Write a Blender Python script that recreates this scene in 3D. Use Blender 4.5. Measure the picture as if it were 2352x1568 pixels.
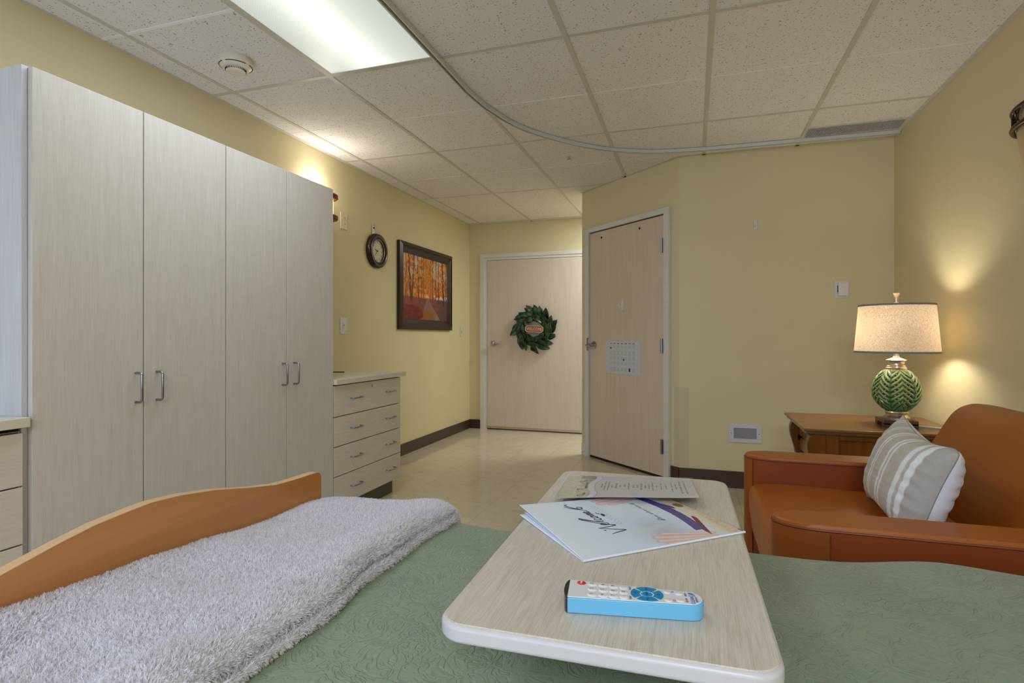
import bpy, bmesh, math, random
import numpy as np
from mathutils import Vector, Matrix
random.seed(7); RS = np.random.RandomState(11)
for o in list(bpy.data.objects): bpy.data.objects.remove(o, do_unlink=True)
SC = bpy.context.scene; COL = SC.collection
pi = math.pi
EYE = 1.08                      # eye height above the floor
YAW = 0.3132
# ------------------------------------------------------------------ camera
cam = bpy.data.cameras.new('camera'); camo = bpy.data.objects.new('camera', cam); COL.objects.link(camo)
cam.sensor_width = 36; cam.lens = 1283.16/2352*36; cam.shift_y = -10.9/2352
cam.clip_start = 0.02; cam.clip_end = 60
camo.location = (0, 0, EYE); camo.rotation_euler = (pi/2, 0, YAW)
SC.camera = camo
# ------------------------------------------------------------------ view, world, lights
SC.view_settings.view_transform = 'Standard'; SC.view_settings.look = 'None'
SC.view_settings.exposure = 0.12; SC.view_settings.gamma = 1; SC.view_settings.use_curve_mapping = False
w = bpy.data.worlds.new('daylight'); SC.world = w; w.use_nodes = True
bg = w.node_tree.nodes['Background']; bg.inputs[0].default_value = (0.62, 0.76, 1.0, 1); bg.inputs[1].default_value = 1.0
def area(name, loc, rot, sx, sy, power, col):
    l = bpy.data.lights.new(name, 'AREA'); l.shape = 'RECTANGLE'; l.size = sx; l.size_y = sy
    l.energy = power; l.color = col
    o = bpy.data.objects.new(name, l); COL.objects.link(o); o.location = loc; o.rotation_euler = rot
    return o
# daylight arriving through the window in the rear wall, lamp of the near ceiling troffer, then two added fill lamps
area('window_daylight', (-1.3, -3.06, 1.5), (pi/2, 0, 0), 2.1, 1.3, 46, (0.30, 0.54, 1.0))
area('troffer_glow', (-1.45, 1.80, 2.385), (0, 0, 0), 0.58, 1.16, 9, (0.94, 1.02, 1.2))
area('added_rear_fill', (0.38, -1.86, 2.385), (0, 0, 0), 0.58, 1.16, 50, (1.0, 1.07, 1.26))  # added fill lamp out of view behind the camera
area('added_hall_fill', (-0.42, 5.60, 2.385), (0, 0, 0), 0.56, 0.56, 25, (0.98, 1.05, 1.15))  # added lamp hidden behind the angled wall to brighten the hall

# ------------------------------------------------------------------ helpers
def lin(c):
    c = np.asarray(c, float)/255.0
    return np.where(c <= 0.04045, c/12.92, ((c+0.055)/1.055)**2.4)
def L4(r, g, b): return tuple(float(x) for x in lin((r, g, b))) + (1.0,)
class NT:
    def __init__(s, name):
        s.m = bpy.data.materials.new(name); s.m.use_nodes = True; s.t = s.m.node_tree
        s.b = s.t.nodes['Principled BSDF']
    def n(s, t, **k):
        x = s.t.nodes.new(t)
        for a, v in k.items(): setattr(x, a, v)
        return x
    def l(s, a, b): s.t.links.new(a, b)
    def coord(s, scale=(1, 1, 1), rot=(0, 0, 0)):
        tc = s.n('ShaderNodeTexCoord'); mp = s.n('ShaderNodeMapping')
        mp.inputs['Scale'].default_value = scale; mp.inputs['Rotation'].default_value = rot
        s.l(tc.outputs['Object'], mp.inputs[0]); return mp.outputs[0]
    def noise(s, v, scale, detail=3, rough=0.5, dist=0):
        x = s.n('ShaderNodeTexNoise'); x.inputs['Scale'].default_value = scale; x.inputs['Detail'].default_value = detail
        x.inputs['Roughness'].default_value = rough; x.inputs['Distortion'].default_value = dist
        s.l(v, x.inputs['Vector']); return x.outputs['Fac']
    def ramp(s, f, stops):
        x = s.n('ShaderNodeValToRGB'); e = x.color_ramp.elements
        while len(e) < len(stops): e.new(0.5)
        for i, (p, c) in enumerate(stops):
            e[i].position = p; e[i].color = c if len(c) == 4 else L4(*c)
        s.l(f, x.inputs[0]); return x.outputs[0]
    def math(s, op, a, b=None, c=None):
        x = s.n('ShaderNodeMath', operation=op)
        for i, v in enumerate((a, b, c)):
            if v is None: continue
            if isinstance(v, (int, float)): x.inputs[i].default_value = v
            else: s.l(v, x.inputs[i])
        return x.outputs[0]
    def bump(s, h, strength=0.3, dist=0.002):
        x = s.n('ShaderNodeBump'); x.inputs['Strength'].default_value = strength; x.inputs['Distance'].default_value = dist
        s.l(h, x.inputs['Height']); s.l(x.outputs[0], s.b.inputs['Normal']); return x
    def base(s, c):
        if isinstance(c, tuple): s.b.inputs['Base Color'].default_value = c if len(c) == 4 else L4(*c)
        else: s.l(c, s.b.inputs['Base Color'])
    def set(s, **k):
        for a, v in k.items(): s.b.inputs[a.replace('_', ' ')].default_value = v
        return s
def plain(name, rgb, rough=0.5, metal=0.0, spec=0.5, bumpy=0, bscale=400):
    t = NT(name); t.set(Roughness=rough, Metallic=metal); t.b.inputs['Specular IOR Level'].default_value = spec
    v = t.coord()
    f = t.noise(v, 9, 4)
    a = [max(0, c*0.985) for c in rgb]; b = [min(255, c*1.012) for c in rgb]
    t.base(t.ramp(f, [(0.3, tuple(a)), (0.7, tuple(b))]))
    if bumpy: t.bump(t.noise(v, bscale, 2), bumpy, 0.001)
    return t.m
def grain(name, c1, c2, c3, axis, rough=0.45, fine=90, mid=18, bump=0.08, spec=0.4):
    """laminate / veneer with grain running along an axis (object = world-aligned coordinates)"""
    t = NT(name); t.set(Roughness=rough); t.b.inputs['Specular IOR Level'].default_value = spec
    def sc(k, s):
        v = [k, k, k]; v[axis] = k*s; return tuple(v)
    a = t.noise(t.coord(sc(fine, 0.03)), 1, 3, 0.6, 0.2)
    b = t.noise(t.coord(sc(mid, 0.06)), 1, 4, 0.6, 0.6)
    c = t.noise(t.coord(sc(2.0, 0.3)), 1, 2)
    f = t.math('ADD', t.math('MULTIPLY', a, 0.5), t.math('ADD', t.math('MULTIPLY', b, 0.35), t.math('MULTIPLY', c, 0.15)))
    t.base(t.ramp(f, [(0.38, c1), (0.5, c2), (0.62, c3)]))
    t.bump(a, bump, 0.001)
    return t.m
def emit(name, rgb, strength, rough=0.4):
    t = NT(name); t.base(tuple(rgb)); t.set(Roughness=rough)
    t.b.inputs['Emission Color'].default_value = L4(*rgb); t.b.inputs['Emission Strength'].default_value = strength
    return t.m
def vcol(name, rough=0.5, spec=0.4, attr='paint', coat=0):
    t = NT(name); t.set(Roughness=rough); t.b.inputs['Specular IOR Level'].default_value = spec
    a = t.n('ShaderNodeAttribute', attribute_name=attr); t.l(a.outputs['Color'], t.b.inputs['Base Color'])
    t.b.inputs['Coat Weight'].default_value = coat; t.b.inputs['Coat Roughness'].default_value = 0.12
    return t.m

ROOT = {}
def tag(o, label=None, cat=None, group=None, kind=None):
    if label: o['label'] = label
    if cat: o['category'] = cat
    if group: o['group'] = group
    if kind: o['kind'] = kind
    return o
def thing(name, loc, label, cat, group=None, kind=None):
    o = bpy.data.objects.new(name, None); COL.objects.link(o); o.location = loc; o.empty_display_size = 0.05
    ROOT[o] = Vector(loc); return tag(o, label, cat, group, kind)
def link(name, me, mat, parent=None, origin=None, smooth=False, auto=None):
    o = bpy.data.objects.new(name, me); COL.objects.link(o)
    org = ROOT[parent] if parent else Vector(origin or (0, 0, 0))
    me.transform(Matrix.Translation(-org))
    if parent: o.parent = parent
    else: o.location = org
    ROOT[o] = org
    if mat: me.materials.append(mat)
    if smooth:
        me.polygons.foreach_set('use_smooth', [True]*len(me.polygons))
        if auto:
            try: me.set_sharp_from_angle(angle=math.radians(auto))
            except Exception: pass
    return o
class MB:
    def __init__(s): s.v = []; s.f = []; s.M = Matrix.Identity(4)
    def at(s, M): s.M = M; return s
    def add(s, vs, fs):
        k = len(s.v); s.v += [tuple(s.M @ Vector(p)) for p in vs]; s.f += [tuple(i+k for i in f) for f in fs]; return s
    def box(s, x0, x1, y0, y1, z0, z1):
        if x0 > x1: x0, x1 = x1, x0
        if y0 > y1: y0, y1 = y1, y0
        if z0 > z1: z0, z1 = z1, z0
        return s.add([(x0,y0,z0),(x1,y0,z0),(x1,y1,z0),(x0,y1,z0),(x0,y0,z1),(x1,y0,z1),(x1,y1,z1),(x0,y1,z1)],
                     [(0,3,2,1),(4,5,6,7),(0,1,5,4),(1,2,6,5),(2,3,7,6),(3,0,4,7)])
    def lathe(s, prof, c=(0,0,0), n=40, axis='z', cap=True):
        vs = []; fs = []
        for r, h in prof:
            for i in range(n):
                a = 2*pi*i/n; x, y = r*math.cos(a), r*math.sin(a)
                p = (x, y, h) if axis == 'z' else ((h, x, y) if axis == 'x' else (y, h, x))
                vs.append((p[0]+c[0], p[1]+c[1], p[2]+c[2]))
        m = len(prof)
        for j in range(m-1):
            for i in range(n):
                a, b = j*n+i, j*n+(i+1) % n
                fs.append((a, b, b+n, a+n))
        if cap: fs.append(tuple(range(n))[::-1]); fs.append(tuple((m-1)*n+i for i in range(n)))
        return s.add(vs, fs)
    def cyl(s, c, r, h0, h1, n=24, axis='z'): return s.lathe([(r, h0), (r, h1)], c, n, axis)
    def tube(s, pts, r, n=10, closed=False, up=None):
        P = [Vector(p) for p in pts]; m = len(P); vs = []; fs = []
        for i, p in enumerate(P):
            if closed: t = P[(i+1) % m]-P[i-1]
            else: t = P[min(i+1, m-1)]-P[max(i-1, 0)]
            t.normalize()
            u = Vector(up) if up else (Vector((0, 0, 1)) if abs(t.z) < 0.9 else Vector((1, 0, 0)))
            a = t.cross(u).normalized(); b = a.cross(t)
            rr = r[i] if isinstance(r, (list, tuple)) else r
            for k in range(n):
                an = 2*pi*k/n; vs.append(tuple(p+a*math.cos(an)*rr+b*math.sin(an)*rr))
        for i in range(m if closed else m-1):
            for k in range(n):
                a0 = i*n+k; a1 = i*n+(k+1) % n; j = (i+1) % m
                fs.append((a0, a1, j*n+(k+1) % n, j*n+k))
        if not closed: fs.append(tuple(range(n))[::-1]); fs.append(tuple((m-1)*n+i for i in range(n)))
        return s.add(vs, fs)
    def sweep(s, pts, w, h, closed=False):
        """flat bar of width w and height h swept along a horizontal path (bar top at path z)"""
        P = [Vector(p) for p in pts]; m = len(P); vs = []; fs = []
        for i, p in enumerate(P):
            t = P[min(i+1, m-1)]-P[max(i-1, 0)]; t.z = 0; t.normalize(); nn = Vector((-t.y, t.x, 0))
            for a, b in ((-.5, 0), (.5, 0), (.5, -1), (-.5, -1)):
                vs.append(tuple(p+nn*w*a+Vector((0, 0, h*b))))
        for i in range(m-1):
            for k in range(4): fs.append((i*4+k, i*4+(k+1) % 4, i*4+4+(k+1) % 4, i*4+4+k))
        fs.append((3, 2, 1, 0)); fs.append(tuple((m-1)*4+i for i in range(4)))
        return s.add(vs, fs)
    def prism(s, poly, h0, h1, axis='z', inset=None):
        n = len(poly)
        def P(a, b, h): return (a, b, h) if axis == 'z' else ((a, h, b) if axis == 'y' else (h, a, b))
        vs = [P(a, b, h0) for a, b in poly]+[P(a, b, h1) for a, b in poly]
        fs = [tuple(range(n))[::-1], tuple(range(n, 2*n))]+[(i, (i+1) % n, n+(i+1) % n, n+i) for i in range(n)]
        return s.add(vs, fs)
    def build(s, name, mat, parent=None, origin=None, bevel=0, seg=2, smooth=False, auto=40, recalc=True):
        me = bpy.data.meshes.new(name); me.from_pydata(s.v, [], s.f)
        if recalc:
            bm = bmesh.new(); bm.from_mesh(me); bmesh.ops.recalc_face_normals(bm, faces=bm.faces); bm.to_mesh(me); bm.free()
        if origin is None and not parent:
            a = np.array(s.v); origin = ((a[:, 0].min()+a[:, 0].max())/2, (a[:, 1].min()+a[:, 1].max())/2, a[:, 2].min())
        o = link(name, me, mat, parent, origin, smooth or bool(bevel), auto)
        if bevel:
            b = o.modifiers.new('bevel', 'BEVEL'); b.width = bevel; b.segments = seg; b.limit_method = 'ANGLE'; b.angle_limit = math.radians(35)
            b.harden_normals = True
        return o
def rounded(w, h, r, n=8, cx=0, cy=0):
    out = []
    for sx, sy, a0 in ((1, 1, 0), (-1, 1, 90), (-1, -1, 180), (1, -1, 270)):
        for i in range(n+1):
            a = math.radians(a0+90*i/n); out.append((cx+sx*(w/2-r)+r*math.cos(a), cy+sy*(h/2-r)+r*math.sin(a)))
    return out
def text_mesh(s, size, M, extrude=0.0004, align='CENTER', shear=0, spacing=1, wx=1):
    c = bpy.data.curves.new('lettering', 'FONT'); c.body = s; c.size = size; c.extrude = extrude; c.align_x = align; c.align_y = 'CENTER'
    c.shear = shear; c.space_character = spacing; c.resolution_u = 3
    o = bpy.data.objects.new('lettering', c); COL.objects.link(o)
    dg = bpy.context.evaluated_depsgraph_get(); me = bpy.data.meshes.new_from_object(o.evaluated_get(dg))
    COL.objects.unlink(o); bpy.data.objects.remove(o); 
    vs = [tuple(M @ Vector((v.co.x*wx, v.co.y, v.co.z))) for v in me.vertices]; fs = [tuple(p.vertices) for p in me.polygons]
    bpy.data.meshes.remove(me); return vs, fs
def frame_mat(o, x, y):
    """matrix with local x along x, local y along y"""
    x = Vector(x).normalized(); y = Vector(y).normalized(); z = x.cross(y)
    return Matrix(((x[0], y[0], z[0], o[0]), (x[1], y[1], z[1], o[1]), (x[2], y[2], z[2], o[2]), (0, 0, 0, 1)))
def letters(name, items, mat, parent, extrude=0.0003):
    """each printed word or number is an object of its own"""
    for (s, size, M) in items:
        kw = {}
        if isinstance(s, tuple): s, kw = s
        v, f = text_mesh(s, size, M, extrude, **kw)
        b = MB(); b.v = v; b.f = f
        b.build(name, mat, parent, recalc=False)
def vnoise(x, y, seed=0):
    """numpy value noise"""
    r = np.random.RandomState(seed); T = r.rand(64, 64)
    xi = np.floor(x).astype(int); yi = np.floor(y).astype(int); fx = x-xi; fy = y-yi
    fx = fx*fx*(3-2*fx); fy = fy*fy*(3-2*fy)
    g = lambda a, b: T[a % 64, b % 64]
    return (g(xi, yi)*(1-fx)+g(xi+1, yi)*fx)*(1-fy)+(g(xi, yi+1)*(1-fx)+g(xi+1, yi+1)*fx)*fy
def fbm(x, y, seed=0, o=4):
    s = 0; a = 0.5
    for i in range(o): s = s+a*vnoise(x*2**i, y*2**i, seed+i); a *= 0.5
    return s
def painted(name, nx, ny, place, colour, mat, parent=None, origin=None, thick=0, attr='paint'):
    """grid surface whose printed picture is stored per vertex; place(u,v)->xyz arrays, colour(u,v)->srgb arrays"""
    u, v = np.meshgrid(np.linspace(0, 1, nx), np.linspace(0, 1, ny))
    P = np.stack(place(u, v), -1).reshape(-1, 3); C = np.clip(np.stack(colour(u, v), -1), 0, 255).reshape(-1, 3)
    i = np.arange(nx*ny).reshape(ny, nx)
    F = np.stack([i[:-1, :-1], i[:-1, 1:], i[1:, 1:], i[1:, :-1]], -1).reshape(-1, 4)
    me = bpy.data.meshes.new(name); me.from_pydata(P.tolist(), [], F.tolist())
    a = me.color_attributes.new(attr, 'FLOAT_COLOR', 'POINT')
    a.data.foreach_set('color', np.concatenate([lin(C), np.ones((len(C), 1))], 1).ravel())
    o = link(name, me, mat, parent, origin, True)
    if thick:
        m = o.modifiers.new('thickness', 'SOLIDIFY'); m.thickness = thick; m.offset = -1
    return o
def mix(a, b, t): return tuple(a[i]*(1-t)+b[i]*t for i in range(3))
def ss(x, a, b):
    t = np.clip((x-a)/(b-a), 0, 1); return t*t*(3-2*t)

# ------------------------------------------------------------------ materials
def wall_mat(name, rgb, strength=0.25):
    t = NT(name); t.set(Roughness=0.55); t.b.inputs['Specular IOR Level'].default_value = 0.3
    v = t.coord(); f = t.noise(v, 1.3, 3)
    t.base(t.ramp(f, [(0.3, tuple(c*0.975 for c in rgb)), (0.7, rgb)]))
    t.bump(t.noise(v, 260, 3, 0.6), strength, 0.0008); return t.m
M_wall = wall_mat('yellow_wall_paint', (225, 211, 167))
M_white = plain('white_plastic', (226, 224, 218), 0.35)
M_ivory = plain('ivory_plastic', (214, 205, 168), 0.4)
M_frame = plain('door_frame_paint', (222, 217, 208), 0.4)
M_tee = plain('ceiling_grid_paint', (206, 202, 188), 0.45)
M_score = plain('tile_score_edge', (246, 245, 243), 0.7)
M_base = plain('brown_vinyl_base', (72, 50, 38), 0.32)
M_chrome = plain('brushed_nickel', (178, 176, 172), 0.28, 1.0)
M_steel = plain('satin_steel', (150, 152, 158), 0.28, 1.0)
M_brass = plain('aged_brass', (150, 128, 92), 0.3, 1.0)
M_black = plain('black_plastic', (26, 22, 22), 0.3)
M_gap = plain('dark_gap', (38, 30, 26), 0.8)
M_lam = grain('pale_ash_laminate', (203, 196, 184), (210, 204, 193), (216, 211, 201), 2, 0.42, 330, 60)
M_lamh = grain('pale_ash_laminate_horizontal', (214, 203, 185), (220, 210, 194), (227, 218, 203), 1, 0.42, 330, 60)
M_lamside = grain('pale_ash_end_panel', (206, 204, 208), (214, 213, 218), (222, 222, 228), 2, 0.35, 200, 30)
M_counter = plain('cream_countertop', (222, 213, 192), 0.3)
M_doorw = grain('blush_maple_door', (211, 194, 174), (216, 200, 180), (220, 205, 186), 2, 0.4, 120, 20, 0.03)
M_doorw2 = grain('tan_maple_door', (212, 193, 165), (217, 199, 172), (222, 205, 179), 2, 0.4, 120, 20, 0.03)
M_toe = plain('toe_kick_vinyl', (78, 66, 56), 0.3)

# ceiling tile: warm white with fissures and pinholes
t = NT('ceiling_tile'); t.set(Roughness=0.9); v = t.coord()
vo = t.n('ShaderNodeTexVoronoi'); vo.inputs['Scale'].default_value = 84; t.l(v, vo.inputs['Vector'])
wn = t.noise(v, 60, 2, 0.6, 1.5); pn = t.noise(v, 190, 2, 0.6)
near = t.math('LESS_THAN', vo.outputs['Distance'], t.math('MULTIPLY', t.math('SUBTRACT', wn, 0.44), 1.9))
pin = t.math('GREATER_THAN', pn, 0.655)
f = t.math('MAXIMUM', near, t.math('MULTIPLY', pin, 0.7))
mx = t.n('ShaderNodeMix', data_type='RGBA'); mx.inputs[6].default_value = L4(236, 233, 228); mx.inputs[7].default_value = L4(176, 168, 158)
t.l(f, mx.inputs[0]); t.base(mx.outputs[2]); t.bump(f, -0.4, 0.002); M_tile = t.m
# floor: glossy beige tiles with faint seams
t = NT('beige_floor_tile'); t.set(Roughness=0.16); t.b.inputs['Specular IOR Level'].default_value = 0.55
v = t.coord(); br = t.n('ShaderNodeTexBrick', offset=0.0); br.inputs['Scale'].default_value = 1
br.inputs['Brick Width'].default_value = 0.305; br.inputs['Row Height'].default_value = 0.305; br.inputs['Mortar Size'].default_value = 0.0012
br.inputs['Color1'].default_value = L4(217, 205, 177); br.inputs['Color2'].default_value = L4(212, 200, 172); br.inputs['Mortar'].default_value = L4(180, 166, 140)
br.inputs['Bias'].default_value = 0
t.l(v, br.inputs['Vector']); n1 = t.noise(v, 14, 5, 0.7)
mm = t.n('ShaderNodeMix', data_type='RGBA', blend_type='MULTIPLY'); mm.inputs[0].default_value = 0.35
t.l(br.outputs['Color'], mm.inputs[6]); t.l(t.ramp(n1, [(0.3, (215, 208, 196)), (0.7, (255, 255, 255))]), mm.inputs[7]); t.base(mm.outputs[2])
t.bump(t.noise(v, 3, 2), 0.12, 0.004)
t.l(t.ramp(t.noise(v, 5, 3), [(0.3, (0.08, 0.08, 0.08, 1)), (0.7, (0.15, 0.15, 0.15, 1))]), t.b.inputs['Roughness'])
M_floor = t.m

# ------------------------------------------------------------------ the room
XL, XR, YF, YB, YR, ZC = -2.52, 1.265, 4.29, 6.15, -3.0, EYE+1.3235
A1 = (-0.971, 5.093); A2 = (-0.097, YF)
S = lambda o: tag(o, kind='structure')
S(MB().box(XL-.1, XR+.1, YR-.1, YB+.1, -0.1, 0).build('floor', M_floor))
ceil = S(MB().box(XL-.1, XR+.1, YR-.1, YB+.1, ZC, ZC+.08).build('ceiling', M_tile, origin=(0, 0, ZC)))
S(MB().box(XL-.1, XL, YR-.1, YB+.1, 0, ZC).build('wall_left', M_wall))
S(MB().box(XR, XR+.1, YR-.1, YF+.1, 0, ZC).build('wall_right', M_wall))
S(MB().box(A2[0], XR, YF, YF+.1, 0, ZC).build('wall_front', M_wall))
dA = Vector((A2[0]-A1[0], A2[1]-A1[1], 0)).normalized(); nA = Vector((dA.y, -dA.x, 0))   # nA points into the room
if nA.x > 0: nA = -nA
LA = math.hypot(A2[0]-A1[0], A2[1]-A1[1])
MA = Matrix(((dA.x, -nA.x, 0, A1[0]), (dA.y, -nA.y, 0, A1[1]), (0, 0, 1, 0), (0, 0, 0, 1)))   # local x along wall, y into wall
S(MB().prism([A1, A2, (A2[0]+.02, A2[1]+.12), (A1[0]+.1, A1[1]+.06)], 0, ZC).build('wall_angled', M_wall))
XA = .75      # unseen passage added behind the angled wall to hold a fill lamp
S(MB().box(XA, XA+.1, YF+.1, YB, 0, ZC).build('wall_added_passage', M_wall))
D1 = (-2.293, -1.073, 0.025, EYE+0.89)     # entrance door panel
b = MB(); b.box(XL, D1[0]-.02, YB, YB+.1, 0, ZC).box(D1[1]+.02, XA, YB, YB+.1, 0, ZC).box(D1[0]-.02, D1[1]+.02, YB, YB+.1, D1[3]+.02, ZC)
S(b.build('wall_back', M_wall))
# rear wall with the window that gives the room its daylight
WX0, WX1, WZ0, WZ1 = -2.4, -.2, 0.80, 2.2
b = MB(); b.box(XL, WX0, YR-.1, YR, 0, ZC).box(WX1, XR, YR-.1, YR, 0, ZC).box(WX0, WX1, YR-.1, YR, 0, WZ0).box(WX0, WX1, YR-.1, YR, WZ1, ZC)
S(b.build('wall_rear', M_wall))
win = thing('window_1', ((WX0+WX1)/2, YR-.05, WZ0), None, None, kind='structure')
b = MB()
for x in (WX0+.02, (WX0+WX1)/2, WX1-.02): b.box(x-.02, x+.02, YR-.08, YR-.03, WZ0, WZ1)
for z in (WZ0+.02, WZ1-.02): b.box(WX0, WX1, YR-.08, YR-.03, z-.02, z+.02)
b.build('window_frame', M_frame, win)
t = NT('window_glass'); t.set(Roughness=0.02); t.b.inputs['Transmission Weight'].default_value = 1; t.b.inputs['Alpha'].default_value = 0.15; t.base((255, 255, 255)); M_glass = t.m
MB().box(WX0+.03, WX1-.03, YR-.057, YR-.053, WZ0+.03, WZ1-.03).build('pane', M_glass, win)

S(MB().box(D1[0]-.1, D1[1]+.1, YB+.06, YB+.1, 0, ZC).build('unseen_door_backing', M_doorw))  # unseen backing added to stop light leaking under the entrance door
# suspended ceiling: main tees, cross tees, scored tile joints
GX = [-2.3646+.61*i for i in range(6)]; GY = [1.8045+.61*j for j in range(-7, 8)]
def xmax(y):
    if y < A2[1]: return XR
    if y < A1[1]: return A2[0]+(y-A2[1])/(A1[1]-A2[1])*(A1[0]-A2[0])
    return A1[0]
def ymax(x):
    if x > A2[0]: return A2[1]
    if x > A1[0]: return A2[1]+(x-A2[0])/(A1[0]-A2[0])*(A1[1]-A2[1])
    return YB
for i, x in enumerate(GX):
    b = MB(); b.box(x-.012, x+.012, YR, ymax(x), ZC-.003, ZC+.001); b.build('main_tee', M_tee, ceil)
LT = (-1.7546, -1.1446, 1.1945, 2.4145)      # troffer opening
for j, y in enumerate(GY):
    odd = (j-7) % 2 != 0
    edges = [XL]+[x for x in GX if x < xmax(y)-.02]+[xmax(y)]
    if y > YB: continue
    b = MB()
    for a, c in zip(edges[:-1], edges[1:]):
        if abs(a-LT[0]) < .02 and abs(y-1.8045) < .02: continue
        if odd: b.box(a+.012, c-.012, y-.012, y+.012, ZC-.002, ZC+.001)
        elif j != 7: b.box(a+.012, c-.012, y-.0035, y+.0035, ZC-.0012, ZC+.001)
        else: b.box(a+.012, c-.012, y-.008, y+.008, ZC-.0018, ZC+.001)
    b.build('cross_tee' if odd else 'tile_joint', M_tee if odd else M_score, ceil)
# perimeter wall angle
b = MB(); b.box(XL, XL+.02, YR, YB, ZC-.003, ZC+.001).box(XR-.02, XR, YR, YF, ZC-.003, ZC+.001).box(A2[0], XR-.02, YF-.02, YF, ZC-.003, ZC+.001)
b.box(XL+.02, XA, YB-.02, YB, ZC-.003, ZC+.001); b.at(MA).box(0, LA, -.02, 0, ZC-.003, ZC+.001)
b.build('wall_angle', M_tee, ceil)

# baseboards
def S_base(name, b): S(b.build(name, M_base, bevel=0.004))
S_base('baseboard_left', MB().box(XL, XL+.012, 3.50, YB, 0, .105))
S_base('baseboard_back', MB().box(XL+.012, D1[0]-.09, YB-.012, YB, 0, .105))
S_base('baseboard_front', MB().box(A2[0], XR, YF-.012, YF, 0, .12))
S_base('baseboard_angled', MB().at(MA).box(1.112, LA+.004, -.012, 0, 0, .12))
S_base('baseboard_right', MB().box(XR-.012, XR, YR, YF-.012, 0, .12))
# clear corner guards
t = NT('clear_corner_guard'); t.base((206, 206, 190)); t.set(Roughness=0.12); t.b.inputs['Alpha'].default_value = 0.07; M_guard = t.m
b = MB(); b.box(A2[0], A2[0]+.067, YF-.0035, YF-.0005, .13, .707); b.at(MA).box(LA-.045, LA, -.0035, -.0005, .13, .707)
S(b.build('trim_1', M_guard))
b = MB().at(MA).box(0, .045, -.0035, -.0005, .115, .70); S(b.build('trim_2', M_guard))
# scuffed plaster at the foot of the angled wall corner
t = NT('scuffed_plaster'); v = t.coord(); n = t.noise(v, 45, 4, 0.7, 0.5)
t.base(t.ramp(n, [(0.36, (70, 55, 40)), (0.44, (225, 218, 205)), (0.56, (228, 224, 214)), (0.66, (176, 120, 40)), (0.74, (210, 200, 170))])); t.set(Roughness=0.9)
b = MB().at(MA).box(-.002, .07, -.006, -.001, 0.0, .105); S(b.build('trim_3', t.m))

# ------------------------------------------------------------------ doors
def knob_lever(b, c, M):
    b.at(M)
# entrance door (door_1)
d = thing('door_1', (-1.683, YB, 0), None, None, kind='structure')
MB().box(D1[0], D1[1], YB-.01, YB+.034, D1[2], D1[3]).build('door_panel', M_doorw, d)
b = MB(); x0, x1, zt = D1[0], D1[1], D1[3]
def U(o, i): return [(x0-o, 0), (x0-o, zt+(.075 if o > .05 else .035)), (x1+o, zt+(.075 if o > .05 else .035)), (x1+o, 0), (x1+i, 0), (x1+i, zt+(.035 if i > .02 else .004)), (x0-i, zt+(.035 if i > .02 else .004)), (x0-i, 0)]
b.prism(U(.085, .035), YB-.022, YB+.02, 'y').prism(U(.035, .004), YB-.012, YB+.02, 'y')
b.build('door_frame', M_frame, d)
MB().box(D1[0], D1[1], YB-.014, YB-.002, .012, .038).build('door_sweep', plain('aluminium_sweep', (196, 180, 150), .3, .6), d)
b = MB(); c = (-2.206, YB-.01, EYE-.076)
b.lathe([(.034, 0), (.034, -.008), (.012, -.012), (.012, -.04), (.026, -.048), (.03, -.062), (.024, -.074), (.008, -.078)], c, 28, 'y')
b.box(c[0]+.0, c[0]+.07, c[1]-.058, c[1]-.046, c[2]-.012, c[2]+.004)
b.build('door_knob', M_chrome, d, smooth=True)
# side door in the angled wall (door_2)
d = thing('door_2', (A1[0]+dA.x*.59, A1[1]+dA.y*.59, 0), None, None, kind='structure')
MB().at(MA).box(.136, 1.048, -.012, -.002, .022, EYE+.922).build('door_panel', M_doorw2, d)
MB().at(MA).box(.126, 1.056, -.006, -.0005, 0.0, EYE+.93).build('door_gap', M_gap, d)
b = MB().at(MA).box(.078, .128, -.03, 0, 0, EYE+.972).box(1.056, 1.108, -.03, 0, 0, EYE+.972).box(.128, 1.056, -.03, 0, EYE+.93, EYE+.972)
b.build('door_frame', M_frame, d, bevel=.002)
for zz in (EYE+.69, EYE-.07, EYE-.83):
    h = MB().at(MA); h.box(1.03, 1.062, -.034, -.01, zz-.052, zz+.052)
    hg = h.build('hinge', M_steel, d, bevel=.003)
    MB().at(MA).cyl((1.046, -.038, zz), .008, -.055, .055, 14).build('hinge_pin', M_steel, hg, smooth=True)
b = MB().at(MA); c = (.196, -.012, EYE-.073)
b.lathe([(.033, 0), (.033, -.007), (.012, -.011), (.012, -.045), (.016, -.05)], c, 28, 'y')
b.tube([(c[0], -.055, c[2]), (c[0]-.02, -.062, c[2]), (c[0]-.04, -.064, c[2]-.002), (c[0]-.058, -.062, c[2]-.003)], [.015, .014, .012, .010], 12)
b.build('door_lever', M_chrome, d, smooth=True)
MB().at(MA).box(.112, .13, -.034, -.029, EYE-.125, EYE-.01).build('strike_plate', M_steel, d)
for xx in (.30, .78):
    MB().at(MA).cyl((xx, -.012, EYE+.865), .009, -.004, .001, 12, 'y').build('screw_hole', M_gap, d)

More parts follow.
